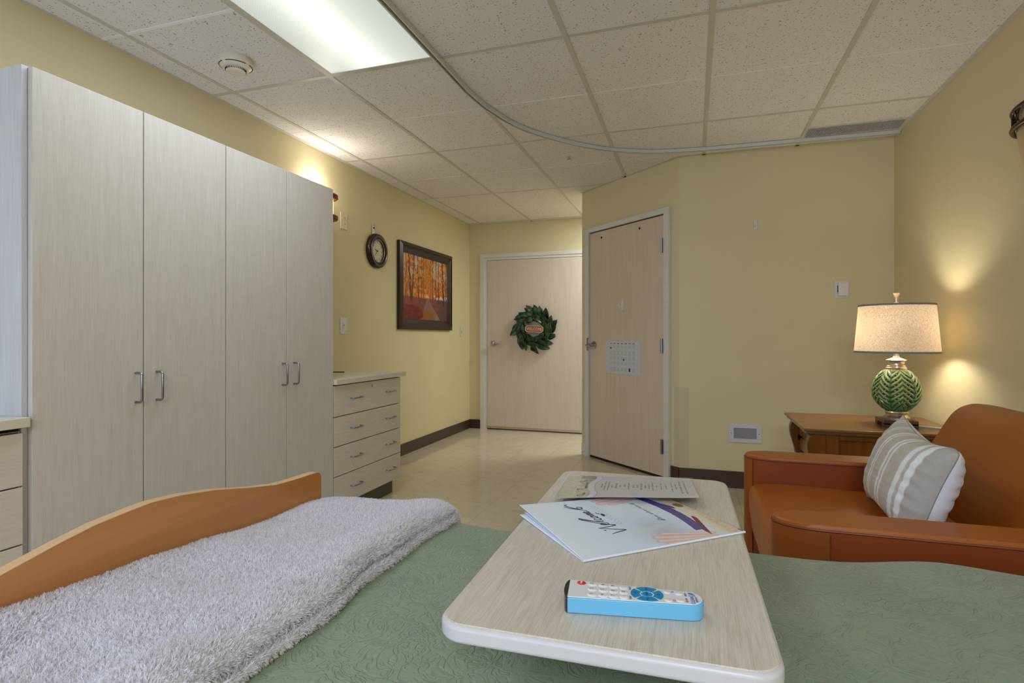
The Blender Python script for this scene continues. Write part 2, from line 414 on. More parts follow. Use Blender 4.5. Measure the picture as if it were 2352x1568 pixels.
# ------------------------------------------------------------------ paper calendar and hook on the side door
def cal(u, v):
    X = u; Y = 1-v
    n = fbm(u*60, v*160, 5)
    r = np.full(u.shape, 208.); 
    cx = (X-.13)/.108; ci = np.floor(cx); fx = cx-ci
    ink = np.zeros(u.shape)
    hdr = (Y > .068) & (Y < .092) & (cx > 0) & (cx < 7) & (fx > .12) & (fx < .68)
    ink = np.where(hdr, .55, ink)
    ry = (Y-.13)/.165; ri = np.floor(ry); fy = ry-ri
    nl = 4+((ci*3+ri*5) % 3)
    line = (np.floor(fy*9) % 1 == 0) & ((fy*9) % 1 > .35) & (fy*9 < nl+1) & (fy > .05)
    inside = (cx > 0) & (cx < 7) & (ry > 0) & (ry < 5) & (fx > .08) & (fx < .62+.2*vnoise(ci*3.1+9, np.floor(fy*9)+ri*9, 3))
    ink = np.where(line & inside, .07+.12*(n > .5), ink)
    def blob(x, y, a, bb, s): return np.where(((X-x)/a)**2+((Y-y)/bb)**2 < 1, s, 0)
    ink = np.maximum(ink, blob(.17, .215, .03, .025, .7)); ink = np.maximum(ink, blob(.545, .565, .022, .035, .7))
    ink = np.maximum(ink, blob(.705, .84, .024, .024, 1)); ink = np.maximum(ink, blob(.705, .885, .02, .03, 1))
    ink = np.maximum(ink, blob(.69, .812, .006, .015, 1)); ink = np.maximum(ink, blob(.722, .812, .006, .015, 1))
    return tuple(c*(1-ink)+30*ink for c in (r, r+1, r+3))
def pl_cal(u, v):
    s = .356+u*.433; z = EYE-.313+v*.278
    off = .0145+.0015*np.sin(u*5)
    return (A1[0]+dA.x*s+nA.x*off, A1[1]+dA.y*s+nA.y*off, z)
o = painted('calendar_sheet', 260, 190, pl_cal, cal, vcol('calendar_paper', .6), origin=(A1[0]+dA.x*.57+nA.x*.0145, A1[1]+dA.y*.57+nA.y*.0145, EYE-.313), thick=.0004)
tag(o, 'white paper month calendar taped to the narrow tan door', 'calendar')
def hook(name, M, z, label, sc=1):
    t = thing(name, tuple(M @ Vector((0, 0, z))), label, 'hook')
    MB().at(M).prism([(x*sc, y*sc+z) for x, y in rounded(.026, .075, .009, 5)], -.006, -.0005, 'y').build('back_plate', M_white, t, bevel=.002)
    MB().at(M).tube([(0, -.006, z+.0), (0, -.014, z-.012*sc), (-.004*sc, -.024, z-.02*sc), (-.010*sc, -.03, z-.012*sc), (-.013*sc, -.032, z-.002)], [.006, .0055, .005, .005, .0055], 10).build('hook_arm', M_white, t, smooth=True)
hook('adhesive_hook', MA @ Matrix.Translation((.578, -.0122, 0)), EYE+.262, 'white adhesive hook stuck on the narrow tan door')
hook('adhesive_hook', Matrix.Translation((.42, YF, 0)), EYE+.79, 'white adhesive hook high on the blank yellow wall right of the narrow door', .9)

# ------------------------------------------------------------------ items on the front wall
t = thing('wall_thermostat', (.962, YF, EYE+.315), 'white square control box on the yellow wall above the table lamp', 'thermostat')
MB().box(.915, 1.005, YF-.006, YF, EYE+.262, EYE+.378).build('wall_plate', M_white, t, bevel=.002)
MB().box(.933, .995, YF-.028, YF-.006, EYE+.275, EYE+.368).build('cover', M_white, t, bevel=.004)
MB().box(.9315, .9335, YF-.024, YF-.008, EYE+.30, EYE+.345).build('side_slots', M_gap, t)
t = thing('step_light', (.352, YF, EYE-.755), 'white framed rectangular night light set low in the yellow wall', 'night light')
b = MB(); X0, X1, Z0, Z1 = .245, .460, EYE-.752, EYE-.622
b.box(X0, X0+.032, YF-.008, YF, Z0, Z1).box(X1-.032, X1, YF-.008, YF, Z0, Z1).box(X0+.032, X1-.032, YF-.008, YF, Z0, Z0+.027).box(X0+.032, X1-.032, YF-.008, YF, Z1-.027, Z1)
b.build('faceplate', plain('white_painted_plate', (214, 214, 216), .35), t)
MB().box(X0+.032, X1-.032, YF-.002, YF-.0005, Z0+.027, Z1-.027).build('lens', plain('grey_lens', (150, 148, 150), .25), t)
for x in (X0+.016, X1-.016): MB().cyl((x, YF-.008, (Z0+Z1)/2), .0032, -.001, .001, 12, 'y').build('screw', M_gap, t)

# ------------------------------------------------------------------ left wall items
def wall_plate(name, y, z, w, h, mat, label, cat, kind):
    t = thing(name, (XL, y, z), label, cat)
    MB().box(XL, XL+.006, y-w/2, y+w/2, z-h/2, z+h/2).build('cover_plate', mat, t, bevel=.002)
    if kind == 'outlet':
        for dz in (-.022, .022):
            MB().prism([(y+a, z+dz+c) for a, c in rounded(.034, .03, .012, 5)], XL+.006, XL+.008, 'x').build('socket', mat, t)
            b = MB()
            for dy in (-.007, .007): b.box(XL+.008, XL+.0086, y+dy-.0012, y+dy+.0012, z+dz-.004, z+dz+.006)
            b.build('slots', M_gap, t)
    elif kind == 'switch':
        MB().box(XL+.006, XL+.008, y-.012, y+.012, z-.02, z+.02).build('switch_body', mat, t)
        MB().box(XL+.008, XL+.018, y-.005, y+.005, z-.002, z+.012).build('toggle', mat, t, bevel=.001)
wall_plate('wall_outlet', 3.636, EYE+.875, .085, .125, M_ivory, 'ivory power outlet high on the yellow wall left of the clock', 'outlet', 'outlet')
wall_plate('light_switch', 3.63, EYE+.083, .082, .125, M_white, 'white light switch on the yellow wall above the drawer unit', 'light switch', 'switch')
wall_plate('light_switch', 5.89, EYE+.055, .075, .115, M_ivory, 'small ivory switch between the autumn picture and the entrance door', 'light switch', 'switch')
# wall clock
CY, CZ = 4.08, EYE+.713
t = thing('wall_clock', (XL, CY, CZ), 'round wall clock with dark glossy rim and cream face', 'clock')
b = MB(); b.lathe([(.143, 0), (.145, .02), (.138, .038), (.125, .045), (.112, .040), (.1, .034), (.094, .03), (.094, .016)], (XL, CY, CZ), 64, 'x', cap=False)
b.build('rim', plain('dark_mahogany_gloss', (52, 26, 20), .16), t, smooth=True, auto=50)
MB().lathe([(.096, .012), (.096, .018)], (XL, CY, CZ), 64, 'x').build('dial', plain('cream_dial', (214, 206, 178), .6), t)
MB().tube([(XL+.031, CY+.094*math.cos(a*pi/32), CZ+.094*math.sin(a*pi/32)) for a in range(64)], .003, 8, True).build('bezel', M_chrome, t, smooth=True)
its = []
for h in range(1, 13):
    a = h*pi/6; its.append((str(h), .027, frame_mat((XL+.0186, CY+.073*math.sin(a), CZ+.073*math.cos(a)), (0, 1, 0), (0, 0, 1))))
letters('numeral', its, M_black, t)
def hand(ang, ln, w, x):
    a = math.radians(ang); u = Vector((0, math.sin(a), math.cos(a))); n = Vector((0, math.cos(a), -math.sin(a)))
    c = Vector((XL+x, CY, CZ)); P = [c-u*ln*.15-n*w/2, c-u*ln*.15+n*w/2, c+u*ln+n*w*.25, c+u*ln-n*w*.25]
    return MB().add([tuple(p) for p in P]+[tuple(p+Vector((.001, 0, 0))) for p in P], [(0,1,2,3),(7,6,5,4),(0,4,5,1),(1,5,6,2),(2,6,7,3),(3,7,4,0)])
hand(289, .042, .006, .021).build('hour_hand', M_black, t); hand(222, .062, .004, .0225).build('minute_hand', M_black, t)
MB().cyl((XL, CY, CZ), .005, .018, .026, 14, 'x').build('hub', M_black, t)
t = thing('clock_hanger_plate', (XL, 4.045, EYE+.89), 'small metal plate on the wall just above the clock', 'bracket')
MB().box(XL, XL+.008, 4.022, 4.066, EYE+.845, EYE+.932).build('plate', M_chrome, t, bevel=.001)
MB().cyl((XL, 4.046, EYE+.90), .007, .008, .012, 14, 'x').build('screw', M_gap, t)
# framed autumn picture
PY0, PY1, PZ0, PZ1 = 4.44, 5.58, EYE+.068, EYE+.868
t = thing('framed_picture', (XL, (PY0+PY1)/2, PZ0), 'dark framed picture of an autumn tree-lined path on the yellow wall', 'picture')
def ring(y0, y1, z0, z1, w, d0, d1):
    """mitred frame ring: outer depth d0, inner depth d1"""
    o_ = [(y0, z0), (y1, z0), (y1, z1), (y0, z1)]; i_ = [(y0+w, z0+w), (y1-w, z0+w), (y1-w, z1-w), (y0+w, z1-w)]
    vs = [(XL+.001, *p) for p in o_]+[(XL+d0, *p) for p in o_]+[(XL+d1, *p) for p in i_]+[(XL+.001, *p) for p in i_]
    fs = []
    for k in range(3):
        for i in range(4): fs.append((k*4+i, k*4+(i+1) % 4, k*4+4+(i+1) % 4, k*4+4+i))
    return MB().add(vs, fs)
M_pf = grain('dark_walnut_frame', (40, 24, 16), (58, 36, 24), (78, 50, 32), 2, .25, 40, 12)
ring(PY0, PY1, PZ0, PZ1, .035, .03, .042).build('outer_frame', M_pf, t)
ring(PY0+.03, PY1-.03, PZ0+.03, PZ1-.03, .02, .034, .024).build('frame_step', M_pf, t)
ring(PY0+.05, PY1-.05, PZ0+.05, PZ1-.05, .05, .026, .010).build('inner_frame', plain('black_brown_liner', (44, 28, 20), .3), t)
def autumn(u, v):
    X = u*1.25; n = fbm(X*9, v*9, 3, 5); n2 = fbm(X*30, v*30, 8, 3)
    vx, vy = .50, .36
    leaf = np.clip((n-.42)*4.5+.35, 0, 1)
    sky = (206, 190, 176)
    c = mix((176, 86, 14), (240, 160, 48), np.clip((n2-.28)*2.4, 0, 1))
    c = mix(c, sky, (1-leaf)*ss(v, .45, .8)*.8)
    c = mix(c, (206, 120, 28), np.exp(-((u-vx)/.09)**2)*ss(v, .38, .6)*.7)
    c = mix(c, (236, 200, 120), np.exp(-((u-vx)**2+(v-vy-.02)**2)/.0012))
    c = mix(c, (214, 206, 214), ((u > .66) & (v > .27) & (v < .42)).astype(float)*.75*(n2 > .35))
    # ground
    g = ss(vy-v, -.01, .03)
    gr = mix((150, 72, 56), (100, 50, 40), np.clip(n2*1.6-.3, 0, 1)); gr = mix(gr, (86, 60, 62), ss(u, .62, .9)*.8)
    c = mix(c, gr, g)
    dd = np.clip(vy-v, 1e-3, 1); left = vx-.03*0-dd*.35; right = vx+.02+dd*.85
    path = ((u > left) & (u < right) & (v < vy)).astype(float)
    c = mix(c, mix((150, 112, 104), (128, 92, 84), n2), path*.95)
    c = mix(c, (150, 88, 20), ss(.17-v, 0, .04)*ss(u, .2, .34)*(1-ss(u, .62, .72))*.8)
    bl = ss(.05-(((u-.16)/.24)**2+((v-.09)/.13)**2-1)*.2, 0, .06)
    c = mix(c, mix((110, 24, 14), (170, 70, 50), np.clip(n2*2-.8, 0, 1)), bl)
    # trunks: (base u, base v, half width, lean)
    for (bu, bv, wd, ln) in ((.15, .30, .020, -.05), (.17, .32, .015, .05), (.31, .33, .013, -.02), (.38, .34, .008, 0), (.42, .345, .006, 0), (.58, .345, .006, 0), (.63, .34, .008, .0),
                             (.71, .33, .010, .01), (.78, .29, .012, -.01), (.92, .24, .020, -.05), (.97, .3, .010, .01), (.05, .33, .008, .0)):
        cu = bu+ln*(v-bv)/.7+.006*np.sin(v*23+bu*40); ww = wd*(1-.55*np.clip(v-bv, 0, 1))
        m = ss(ww-np.abs(u-cu), -.003, .004)*(v > bv)
        c = mix(c, (62, 42, 32), m*np.where((n2 > .53) & (v > .55), .25, .85))
    br = (np.abs(fbm(X*14, v*11, 21, 3)-.45) < .012) & (v > .5)
    return mix(c, (60, 38, 26), br*.55)
o = painted('print', 240, 190, lambda u, v: (u*0+XL+.011, PY0+.098+u*(PY1-PY0-.196), PZ0+.098+v*(PZ1-PZ0-.196)), autumn, vcol('autumn_print', .35), t)
# left wall sconce (glowing tube between wooden caps), mostly behind the wardrobe
SX, SY = XL+.085, 3.30
t = thing('wall_sconce', (XL, SY, EYE+.91), 'glowing wall lamp with reddish wooden caps peeking past the wardrobe', 'wall lamp')
M_cap = grain('cherry_wood_cap', (92, 36, 18), (122, 50, 26), (142, 66, 34), 1, .3)
for z0, z1 in ((EYE+.955, EYE+.992), (EYE+.812, EYE+.845)):
    MB().box(XL, SX, SY-.085, SY+.085, z0, z1).lathe([(.078, z0), (.085, z0+.006), (.085, z1-.006), (.078, z1)], (SX, SY, 0), 36).build('wooden_cap', M_cap, t, smooth=True)
MB().cyl((SX, SY, 0), .052, EYE+.845, EYE+.955, 32).build('glass_tube', emit('warm_glass_tube', (255, 226, 178), 5.5), t, smooth=True)
l = bpy.data.lights.new('sconce_bulb', 'POINT'); l.energy = 4.5; l.color = (1, .98, .9); l.shadow_soft_size = .07
lo = bpy.data.objects.new('sconce_bulb', l); COL.objects.link(lo); lo.location = (SX+.0, SY-.02, EYE+1.03)

# ------------------------------------------------------------------ wardrobes
XF = -1.95
def d_handle(y, z0, z1, parent, x=XF):
    r = .0045
    P = [(x, y, z0), (x+.022, y, z0), (x+.028, y, z0+.003), (x+.032, y, z0+.010), (x+.032, y, z1-.010), (x+.028, y, z1-.003), (x+.022, y, z1), (x, y, z1)]
    return MB().tube(P, r, 12, up=(0, 1, 0)).build('handle', M_steel, parent, smooth=True)
def wardrobe(y0, y1, label):
    t = thing('wardrobe', ((XL+XF)/2, (y0+y1)/2, 0), label, 'wardrobe')
    z1 = EYE+.842
    MB().box(XL+.002, XF-.022, y0, y1, .08, z1).build('carcass', M_lamside, t)
    MB().box(XL+.002, XF-.06, y0, y1, 0, .08).build('toe_kick', M_toe, t)
    ym = (y0+y1)/2; g = .0022
    e = y0+(.014 if y0 < 1.3 else .0)
    for a, c, hy in ((e+g, ym-g, ym-.032), (ym+g, y1-g, ym+.052)):
        dr = MB().box(XF-.02, XF, a, c, .085, z1-.003).build('door', M_lam, t, bevel=.0012)
        d_handle(hy, EYE-.240, EYE-.133, dr)
    MB().box(XF-.0215, XF-.0202, e+.003, y1-.002, .085, z1-.004).build('door_gap', M_gap, t)
wardrobe(1.174, 1.946, 'tall pale ash wardrobe with two doors, nearer of the pair on the left')
wardrobe(1.947, 2.716, 'tall pale ash wardrobe with two doors, farther one next to the drawer unit')

def h_handle(y, z, parent, x=XF, L=.1):
    P = [(x, y-L/2, z), (x+.02, y-L/2, z), (x+.026, y-L/2+.005, z), (x+.028, y-L/2+.014, z), (x+.028, y+L/2-.014, z), (x+.026, y+L/2-.005, z), (x+.02, y+L/2, z), (x, y+L/2, z)]
    return MB().tube(P, .0042, 12).build('handle', M_steel, parent, smooth=True)
def drawer_unit(name, y0, y1, label, nd, zs, hy, lock, x0=XL+.002, cx=XF+.005):
    t = thing(name, ((XL+XF)/2, (y0+y1)/2, 0), label, 'drawer unit')
    zt = EYE-.246
    MB().box(x0, XF-.022, y0, y1, zs[-1]-.008, zt-.045).build('carcass', M_lamside, t)
    MB().box(x0, XF-.04, y0+.002, y1-.045, 0, zs[-1]-.008).build('toe_kick', M_toe, t)
    MB().box(x0, XF-.028, y0, y1, zt-.046, zt-.03).build('shadow_gap', M_gap, t)
    MB().box(XF-.0215, XF-.0202, y0+.003, y1-.003, zs[-1], zs[0]).build('drawer_gap', M_gap, t)
    for i in range(nd):
        a, c = zs[i+1]+.003, zs[i]-.002
        dr = MB().box(XF-.02, XF, y0+.004, y1-.003, a, c).build('drawer', M_lamh, t, bevel=.0012)
        for y in hy: h_handle(y, (a+c)/2+.004, dr)
        if lock and i == 0: MB().cyl((XF, lock, c-.03), .008, 0, .003, 18, 'x').build('lock', M_chrome, dr)
    return t, zt
t1, zt = drawer_unit('drawer_unit', 2.72, 3.487, 'pale ash four-drawer unit beside the far wardrobe', 4, [EYE-.281, EYE-.463, EYE-.635, EYE-.808, EYE-.982], (2.935, 3.337), 3.12)
MB().box(XL+.002, XF+.02, 2.72, 3.53, zt-.03, zt).build('countertop', M_counter, t1, bevel=.002)
t2, zt = drawer_unit('drawer_unit', .30, 1.168, 'pale ash drawer unit at the left edge, in front of the near wardrobe', 4, [EYE-.293, EYE-.458, EYE-.636, EYE-.81, EYE-.985], (.5, .92), None)
MB().box(XL+.002, XF+.022, .30, 1.1725, zt-.03, zt).build('countertop', M_counter, t2, bevel=.002)
# small cable on the counter
o = MB().tube([(-2.30, 2.73, zt+.004), (-2.28, 2.86, zt+.004), (-2.36, 3.0, zt+.004), (-2.42, 3.12, zt+.003), (-2.38, 3.26, zt+.004), (-2.28, 3.3, zt+.004)], .0035, 8).build('cable', M_black, smooth=True)
tag(o, 'thin dark cable lying on the drawer unit top', 'cable')

# ------------------------------------------------------------------ ceiling things
t = NT('prismatic_diffuser'); tc = t.n('ShaderNodeTexCoord'); sp = t.n('ShaderNodeSeparateXYZ'); t.l(tc.outputs['Object'], sp.inputs[0])
g = t.math('POWER', 2.718, t.math('MULTIPLY', t.math('POWER', t.math('DIVIDE', t.math('ADD', sp.outputs[0], .02), .115), 2), -1))
edge = t.math('POWER', 2.718, t.math('MULTIPLY', t.math('POWER', t.math('DIVIDE', sp.outputs[0], .27), 4), -1))
ch = t.n('ShaderNodeTexChecker'); ch.inputs['Scale'].default_value = 160; t.l(tc.outputs['Object'], ch.inputs['Vector'])
st = t.math('ADD', t.math('MULTIPLY', g, .42), t.math('ADD', t.math('MULTIPLY', edge, .16), .47))
st = t.math('MULTIPLY', st, t.math('ADD', t.math('MULTIPLY', ch.outputs['Fac'], .06), .97))
t.l(st, t.b.inputs['Emission Strength']); t.b.inputs['Emission Color'].default_value = (0.93, 1.0, 0.90, 1); t.base((90, 92, 88)); t.set(Roughness=.3)
M_diff = t.m
def troffer(x0, x1, y0, y1, label):
    t = thing('ceiling_light', ((x0+x1)/2, (y0+y1)/2, ZC), label, 'ceiling light')
    b = MB(); w = .028
    b.box(x0, x0+w, y0, y1, ZC-.007, ZC).box(x1-w, x1, y0, y1, ZC-.007, ZC).box(x0+w, x1-w, y0, y0+w, ZC-.007, ZC).box(x0+w, x1-w, y1-w, y1, ZC-.007, ZC)
    b.build('frame', M_tee, t, bevel=.001)
    MB().box(x0+w, x1-w, y0+w, y1-w, ZC-.004, ZC-.002).build('diffuser', M_diff, t)
troffer(*LT, 'long fluorescent ceiling light panel, lit, above the near wardrobe')
troffer(.075, .685, -2.47, -1.25, 'added long ceiling light panel behind the viewpoint, for fill')  # unseen panel added to go with the rear fill lamp
troffer(-.72, -.12, 5.30, 5.90, 'added square ceiling light panel hidden behind the angled wall, lighting the hall')  # unseen panel added to go with the hall fill lamp
# smoke detector
t = thing('smoke_detector', (-2.08, 2.135, ZC), 'round cream smoke detector on the ceiling beside the light panel', 'smoke detector')
c = (-2.08, 2.135, ZC)
M_sd = plain('cream_plastic', (228, 219, 196), .4)
MB().lathe([(.078, 0), (.08, -.006), (.08, -.026), (.076, -.03)], c, 48).build('base', M_sd, t, smooth=True)
MB().lathe([(.074, -.03), (.071, -.034), (.055, -.044), (.045, -.046)], c, 48).build('body', M_sd, t, smooth=True)
MB().lathe([(.045, -.046), (.043, -.058), (.036, -.062), (.004, -.063)], c, 48).build('dome', M_sd, t, smooth=True)
b = MB()
for k in range(36):
    a = 2*pi*k/36; p = Matrix.Translation(c) @ Matrix.Rotation(a, 4, 'Z'); b.at(p).box(.0435, .0462, -.0013, .0013, -.056, -.047)
b.build('vent_slots', M_gap, t)
b = MB()
for k in range(4):
    pts = [(c[0]+.0722*math.cos(a), c[1]+.0722*math.sin(a), ZC-.0335) for a in np.linspace(k*pi/2+.12, k*pi/2+1.4, 14)]; b.tube(pts, .0016, 6)
b.build('seam', M_gap, t)
# sprinkler
c = (-.861, 4.011, ZC)
t = thing('sprinkler', c, 'small chrome fire sprinkler head in the ceiling near the curtain track bend', 'sprinkler')
MB().lathe([(.04, 0), (.038, -.003), (.012, -.006)], c, 28).build('escutcheon', M_white, t, smooth=True)
MB().cyl(c, .006, -.03, -.004, 14).box(c[0]-.014, c[0]-.011, c[1]-.002, c[1]+.002, ZC-.036, ZC-.004).box(c[0]+.011, c[0]+.014, c[1]-.002, c[1]+.002, ZC-.036, ZC-.004).build('frame_arms', M_chrome, t)
MB().lathe([(.015, -.036), (.015, -.038)], c, 20).build('deflector', M_chrome, t)
# air vent
t = thing('air_vent', (.96, 4.06, ZC), 'grey slatted air vent in the ceiling by the right wall', 'vent')
X0, X1, Y0, Y1 = .70, 1.235, 3.955, 4.115
MB().box(X0-.02, X1+.012, Y0-.02, Y0, ZC-.006, ZC).box(X0-.02, X1+.012, Y1, Y1+.006, ZC-.006, ZC).box(X0-.02, X0, Y0, Y1, ZC-.006, ZC).box(X1, X1+.012, Y0, Y1, ZC-.006, ZC).build('frame', M_tee, t)
MB().box(X0, X1, Y0, Y1, ZC-.0015, ZC-.0005).build('duct_backing', plain('vent_dark', (104, 102, 110), .8), t)
b = MB(); n = 50
for k in range(n):
    x = X0+(k+.5)*(X1-X0)/n; b.box(x-.0018, x+.0018, Y0, Y1, ZC-.006, ZC-.0015)
for k in range(8):
    y = Y0+(k+.5)*(Y1-Y0)/8; b.box(X0, X1, y-.0012, y+.0012, ZC-.005, ZC-.0015)
b.build('slats', plain('vent_grey', (196, 194, 200), .4), t)
# curtain track
pts = [(-1.148, y, ZC-.003) for y in np.linspace(YR+.02, 2.75, 12)]
BZ = [(-1.148, 2.75), (-1.118, 3.02), (-1.02, 3.36), (-.80, 3.70), (-.56, 3.93), (-.27, 4.075), (.02, 4.125), (.14, 4.135)]
def cr(P, n=8):
    out = []; Q = [np.array(P[0])]+[np.array(p) for p in P]+[np.array(P[-1])]
    for i in range(1, len(Q)-2):
        for k in range(n):
            s_ = k/n; a, b_, c_, d_ = Q[i-1:i+3]
            out.append(.5*((2*b_)+(-a+c_)*s_+(2*a-5*b_+4*c_-d_)*s_**2+(-a+3*b_-3*c_+d_)*s_**3))
    return out+[Q[-1]]
pts += [(float(p[0]), float(p[1]), ZC-.003) for p in cr(BZ)[1:]]+[(x, 4.135+(x-.14)*.030, ZC-.003) for x in (.4, .7, 1.0, 1.26)]
t = thing('curtain_track', (-1.148, 2.0, ZC), 'white metal curtain track curving across the ceiling to the right wall', 'curtain track')
M_track = plain('white_track_enamel', (214, 216, 208), .3)
MB().sweep(pts, .034, .006).build('top_flange', M_track, t)
up = lambda d, dz: [(x, y, z+dz) for x, y, z in pts]
b = MB(); P_ = [Vector(p) for p in pts]
for sgn in (-1, 1):
    q = []
    for i, p in enumerate(P_):
        tt = P_[min(i+1, len(P_)-1)]-P_[max(i-1, 0)]; tt.normalize(); nn = Vector((-tt.y, tt.x, 0)); q.append(tuple(p+nn*sgn*.0105-Vector((0, 0, .005))))
    b.sweep(q, .007, .016)
b.build('rails', M_track, t)
MB().sweep([(x, y, z-.0055) for x, y, z in pts], .012, .002).build('channel', M_gap, t)
for x in (.72, 1.2): MB().cyl((x, 4.135+(x-.14)*.03, ZC-.021), .0035, -.001, .0006, 10).build('screw', M_gap, t)

# ================================================================== furniture and objects
TZ = EYE-.325            # overbed table top
BZT = EYE-.45            # bedspread top
# wreath on the entrance door
wc = (-1.712, YB-.06, EYE+.085)
t = thing('door_wreath', (wc[0], YB-.012, wc[2]), 'green magnolia leaf wreath hanging on the entrance door', 'wreath')
pts = [(wc[0]+.165*math.cos(a), wc[1]+.02, wc[2]+.165*math.sin(a)) for a in np.linspace(0, 2*pi, 60)[:-1]]
MB().tube(pts, .012, 8, True, up=(0, 1, 0)).build('twig_ring', plain('twig_brown', (72, 48, 34), .8), t, smooth=True)
def leafcol(): 
    m = NT('magnolia_leaf'); v = m.coord(); m.base(m.ramp(m.noise(v, 16, 2), [(0.35, (16, 38, 20)), (0.5, (28, 60, 26)), (0.66, (54, 80, 32))])); m.set(Roughness=.32); return m.m
rl = random.Random(5); b = MB()
for k in range(78):
    ring_ = k % 3; a = 2*pi*k/78+rl.uniform(-.1, .1); r = (.125, .165, .2)[ring_]+rl.uniform(-.012, .012)
    pos = Vector((wc[0]+r*math.cos(a), wc[1]+.012-rl.uniform(0, .03), wc[2]+r*math.sin(a)))
    tang = Vector((math.sin(a), 0, -math.cos(a))); rad = Vector((math.cos(a), 0, math.sin(a)))
    mixr = (-.25, .25, .65)[ring_]+rl.uniform(-.25, .3)
    d = (tang*-1*(1-abs(mixr)*.4)+rad*mixr+Vector((0, -rl.uniform(.05, .4), 0))).normalized()
    side = d.cross(Vector((0, -1, 0))).normalized(); nn = side.cross(d).normalized()
    if nn.y > 0: nn = -nn
    ln = rl.uniform(.095, .135); wd = ln*rl.uniform(.24, .31); vs = []; fs = []
    side = (side+nn*rl.uniform(-.5, .5)).normalized()
    for i in range(9):
        s_ = i/8; w_ = wd*(math.sin(pi*min(1, s_**.8))**.8) if 0 < i < 8 else .0008
        bend = nn*(-.03*(s_-.4)**2*rl.uniform(.5, 1.5))
        for q in (-1, -.5, 0, .5, 1): vs.append(tuple(pos+d*ln*(s_-.25)+side*w_*q+nn*(.22*w_*abs(q))+bend))
    for i in range(8):
        for q in range(4): fs.append((i*5+q, i*5+q+1, i*5+q+6, i*5+q+5))
    b.add(vs, fs)
o = b.build('foliage', leafcol(), t, smooth=True, auto=70, recalc=False); o['kind'] = 'stuff'
m = o.modifiers.new('thickness', 'SOLIDIFY'); m.thickness = .0012
sc_ = (-1.70, YB-.085, EYE+.087)
Ms = frame_mat(sc_, (1, 0, -.045), (.045, 0, 1))
oc = [(-.105, -.02), (-.085, -.037), (.085, -.037), (.105, -.02), (.105, .02), (.085, .037), (-.085, .037), (-.105, .02)]
sg = MB().at(Ms).prism(oc, -.004, .003).build('sign', plain('terracotta_sign', (150, 92, 72), .7), t)
b = MB().at(Ms)
o2 = [(x*.93, y*.86) for x, y in oc]
vs = [(x, y, .005) for x, y in oc]+[(x, y, .005) for x, y in o2]+[(x, y, -.001) for x, y in oc]+[(x, y, .002) for x, y in o2]
fs = []
for i in range(8): j = (i+1) % 8; fs += [(i, j, 8+j, 8+i), (16+i, 16+j, j, i), (8+i, 8+j, 24+j, 24+i)]
b.add(vs, fs).build('sign_border', plain('cream_border', (214, 180, 140), .7), sg)
letters('lettering', [(('WELCOME', dict(wx=.78, spacing=1.05)), .046, Ms @ Matrix.Translation((0, -.002, .0035)))], plain('cream_letter', (222, 196, 160), .7), sg, .0006)
MB().tube([(wc[0]-.02, YB-.03, EYE+.235), (wc[0]-.005, YB-.075, EYE+.21), (-1.60, sc_[1], EYE+.12)], .0012, 6).tube([(wc[0]-.02, YB-.03, EYE+.235), (-1.765, sc_[1], EYE+.123)], .0012, 6).build('hanging_string', plain('string', (190, 180, 160), .8), t)
MB().box(wc[0]-.03, wc[0]-.012, YB-.045, YB-.0105, EYE+.215, EYE+.26).build('hanger', M_white, t, bevel=.003)

# ------------------------------------------------------------------ end table
M_wd = grain('honey_brown_wood', (118, 78, 34), (134, 92, 42), (148, 102, 50), 0, .28, 60, 12, .03, .5)
M_wdv = grain('honey_brown_wood_upright', (116, 66, 18), (130, 78, 24), (142, 88, 32), 2, .3, 60, 12, .03, .5)
ex0, ex1, ey0, ey1, ez = .53, 1.24, 3.12, 3.755, EYE-.46
t = thing('end_table', ((ex0+ex1)/2, (ey0+ey1)/2, 0), 'honey brown wooden end table with curved corner brackets under the green lamp', 'side table')
MB().box(ex0, ex1, ey0, ey1, ez-.014, ez).build('table_top', M_wd, t, bevel=.004)
MB().box(ex0+.012, ex1-.004, ey0+.012, ey1-.01, ez-.030, ez-.0145).build('top_moulding', M_wd, t, bevel=.005)
hz = ez-.030
MB().box(ex0+.085, ex1-.02, ey0+.06, ey1-.03, .10, hz-.0005).build('case', M_wdv, t)
# side panel facing the bed: stiles and rails around a recessed panel
b = MB(); yy = ey0+.04
b.box(ex0+.09, ex0+.165, yy, ey0+.06, .10, hz-.001).box(ex1-.10, ex1-.02, yy, ey0+.06, .10, hz-.001).box(ex0+.165, ex1-.10, yy, ey0+.06, hz-.028, hz-.001).box(ex0+.165, ex1-.10, yy, ey0+.06, .10, .18)
b.build('side_frame', M_wdv, t, bevel=.002)
def scroll(x, flip=1):
    """S-shaped bracket profile in x,z seen from the side"""
    pr = [(0, 0), (-.032, -.006), (-.046, -.03), (-.05, -.06), (-.044, -.10), (-.030, -.15), (-.018, -.21), (-.014, -.27), (-.022, -.33), (-.034, -.40), (-.036, -.46), (-.028, -.53), (-.034, -.585), (.02, -.585), (.03, -.5), (.035, -.3), (.035, 0)]
    return [(x+a, hz-.0008+c) for a, c in cr(pr, 4)]
for y in (ey0+.03, ey1-.075):
    MB().prism(scroll(ex0+.07), y, y+.045, 'y').build('leg', M_wdv, t, bevel=.004, smooth=True)
for y in (ey0+.03, ey1-.075): MB().box(ex1-.06, ex1-.015, y, y+.045, 0, .10).build('rear_foot', M_wdv, t, bevel=.004)
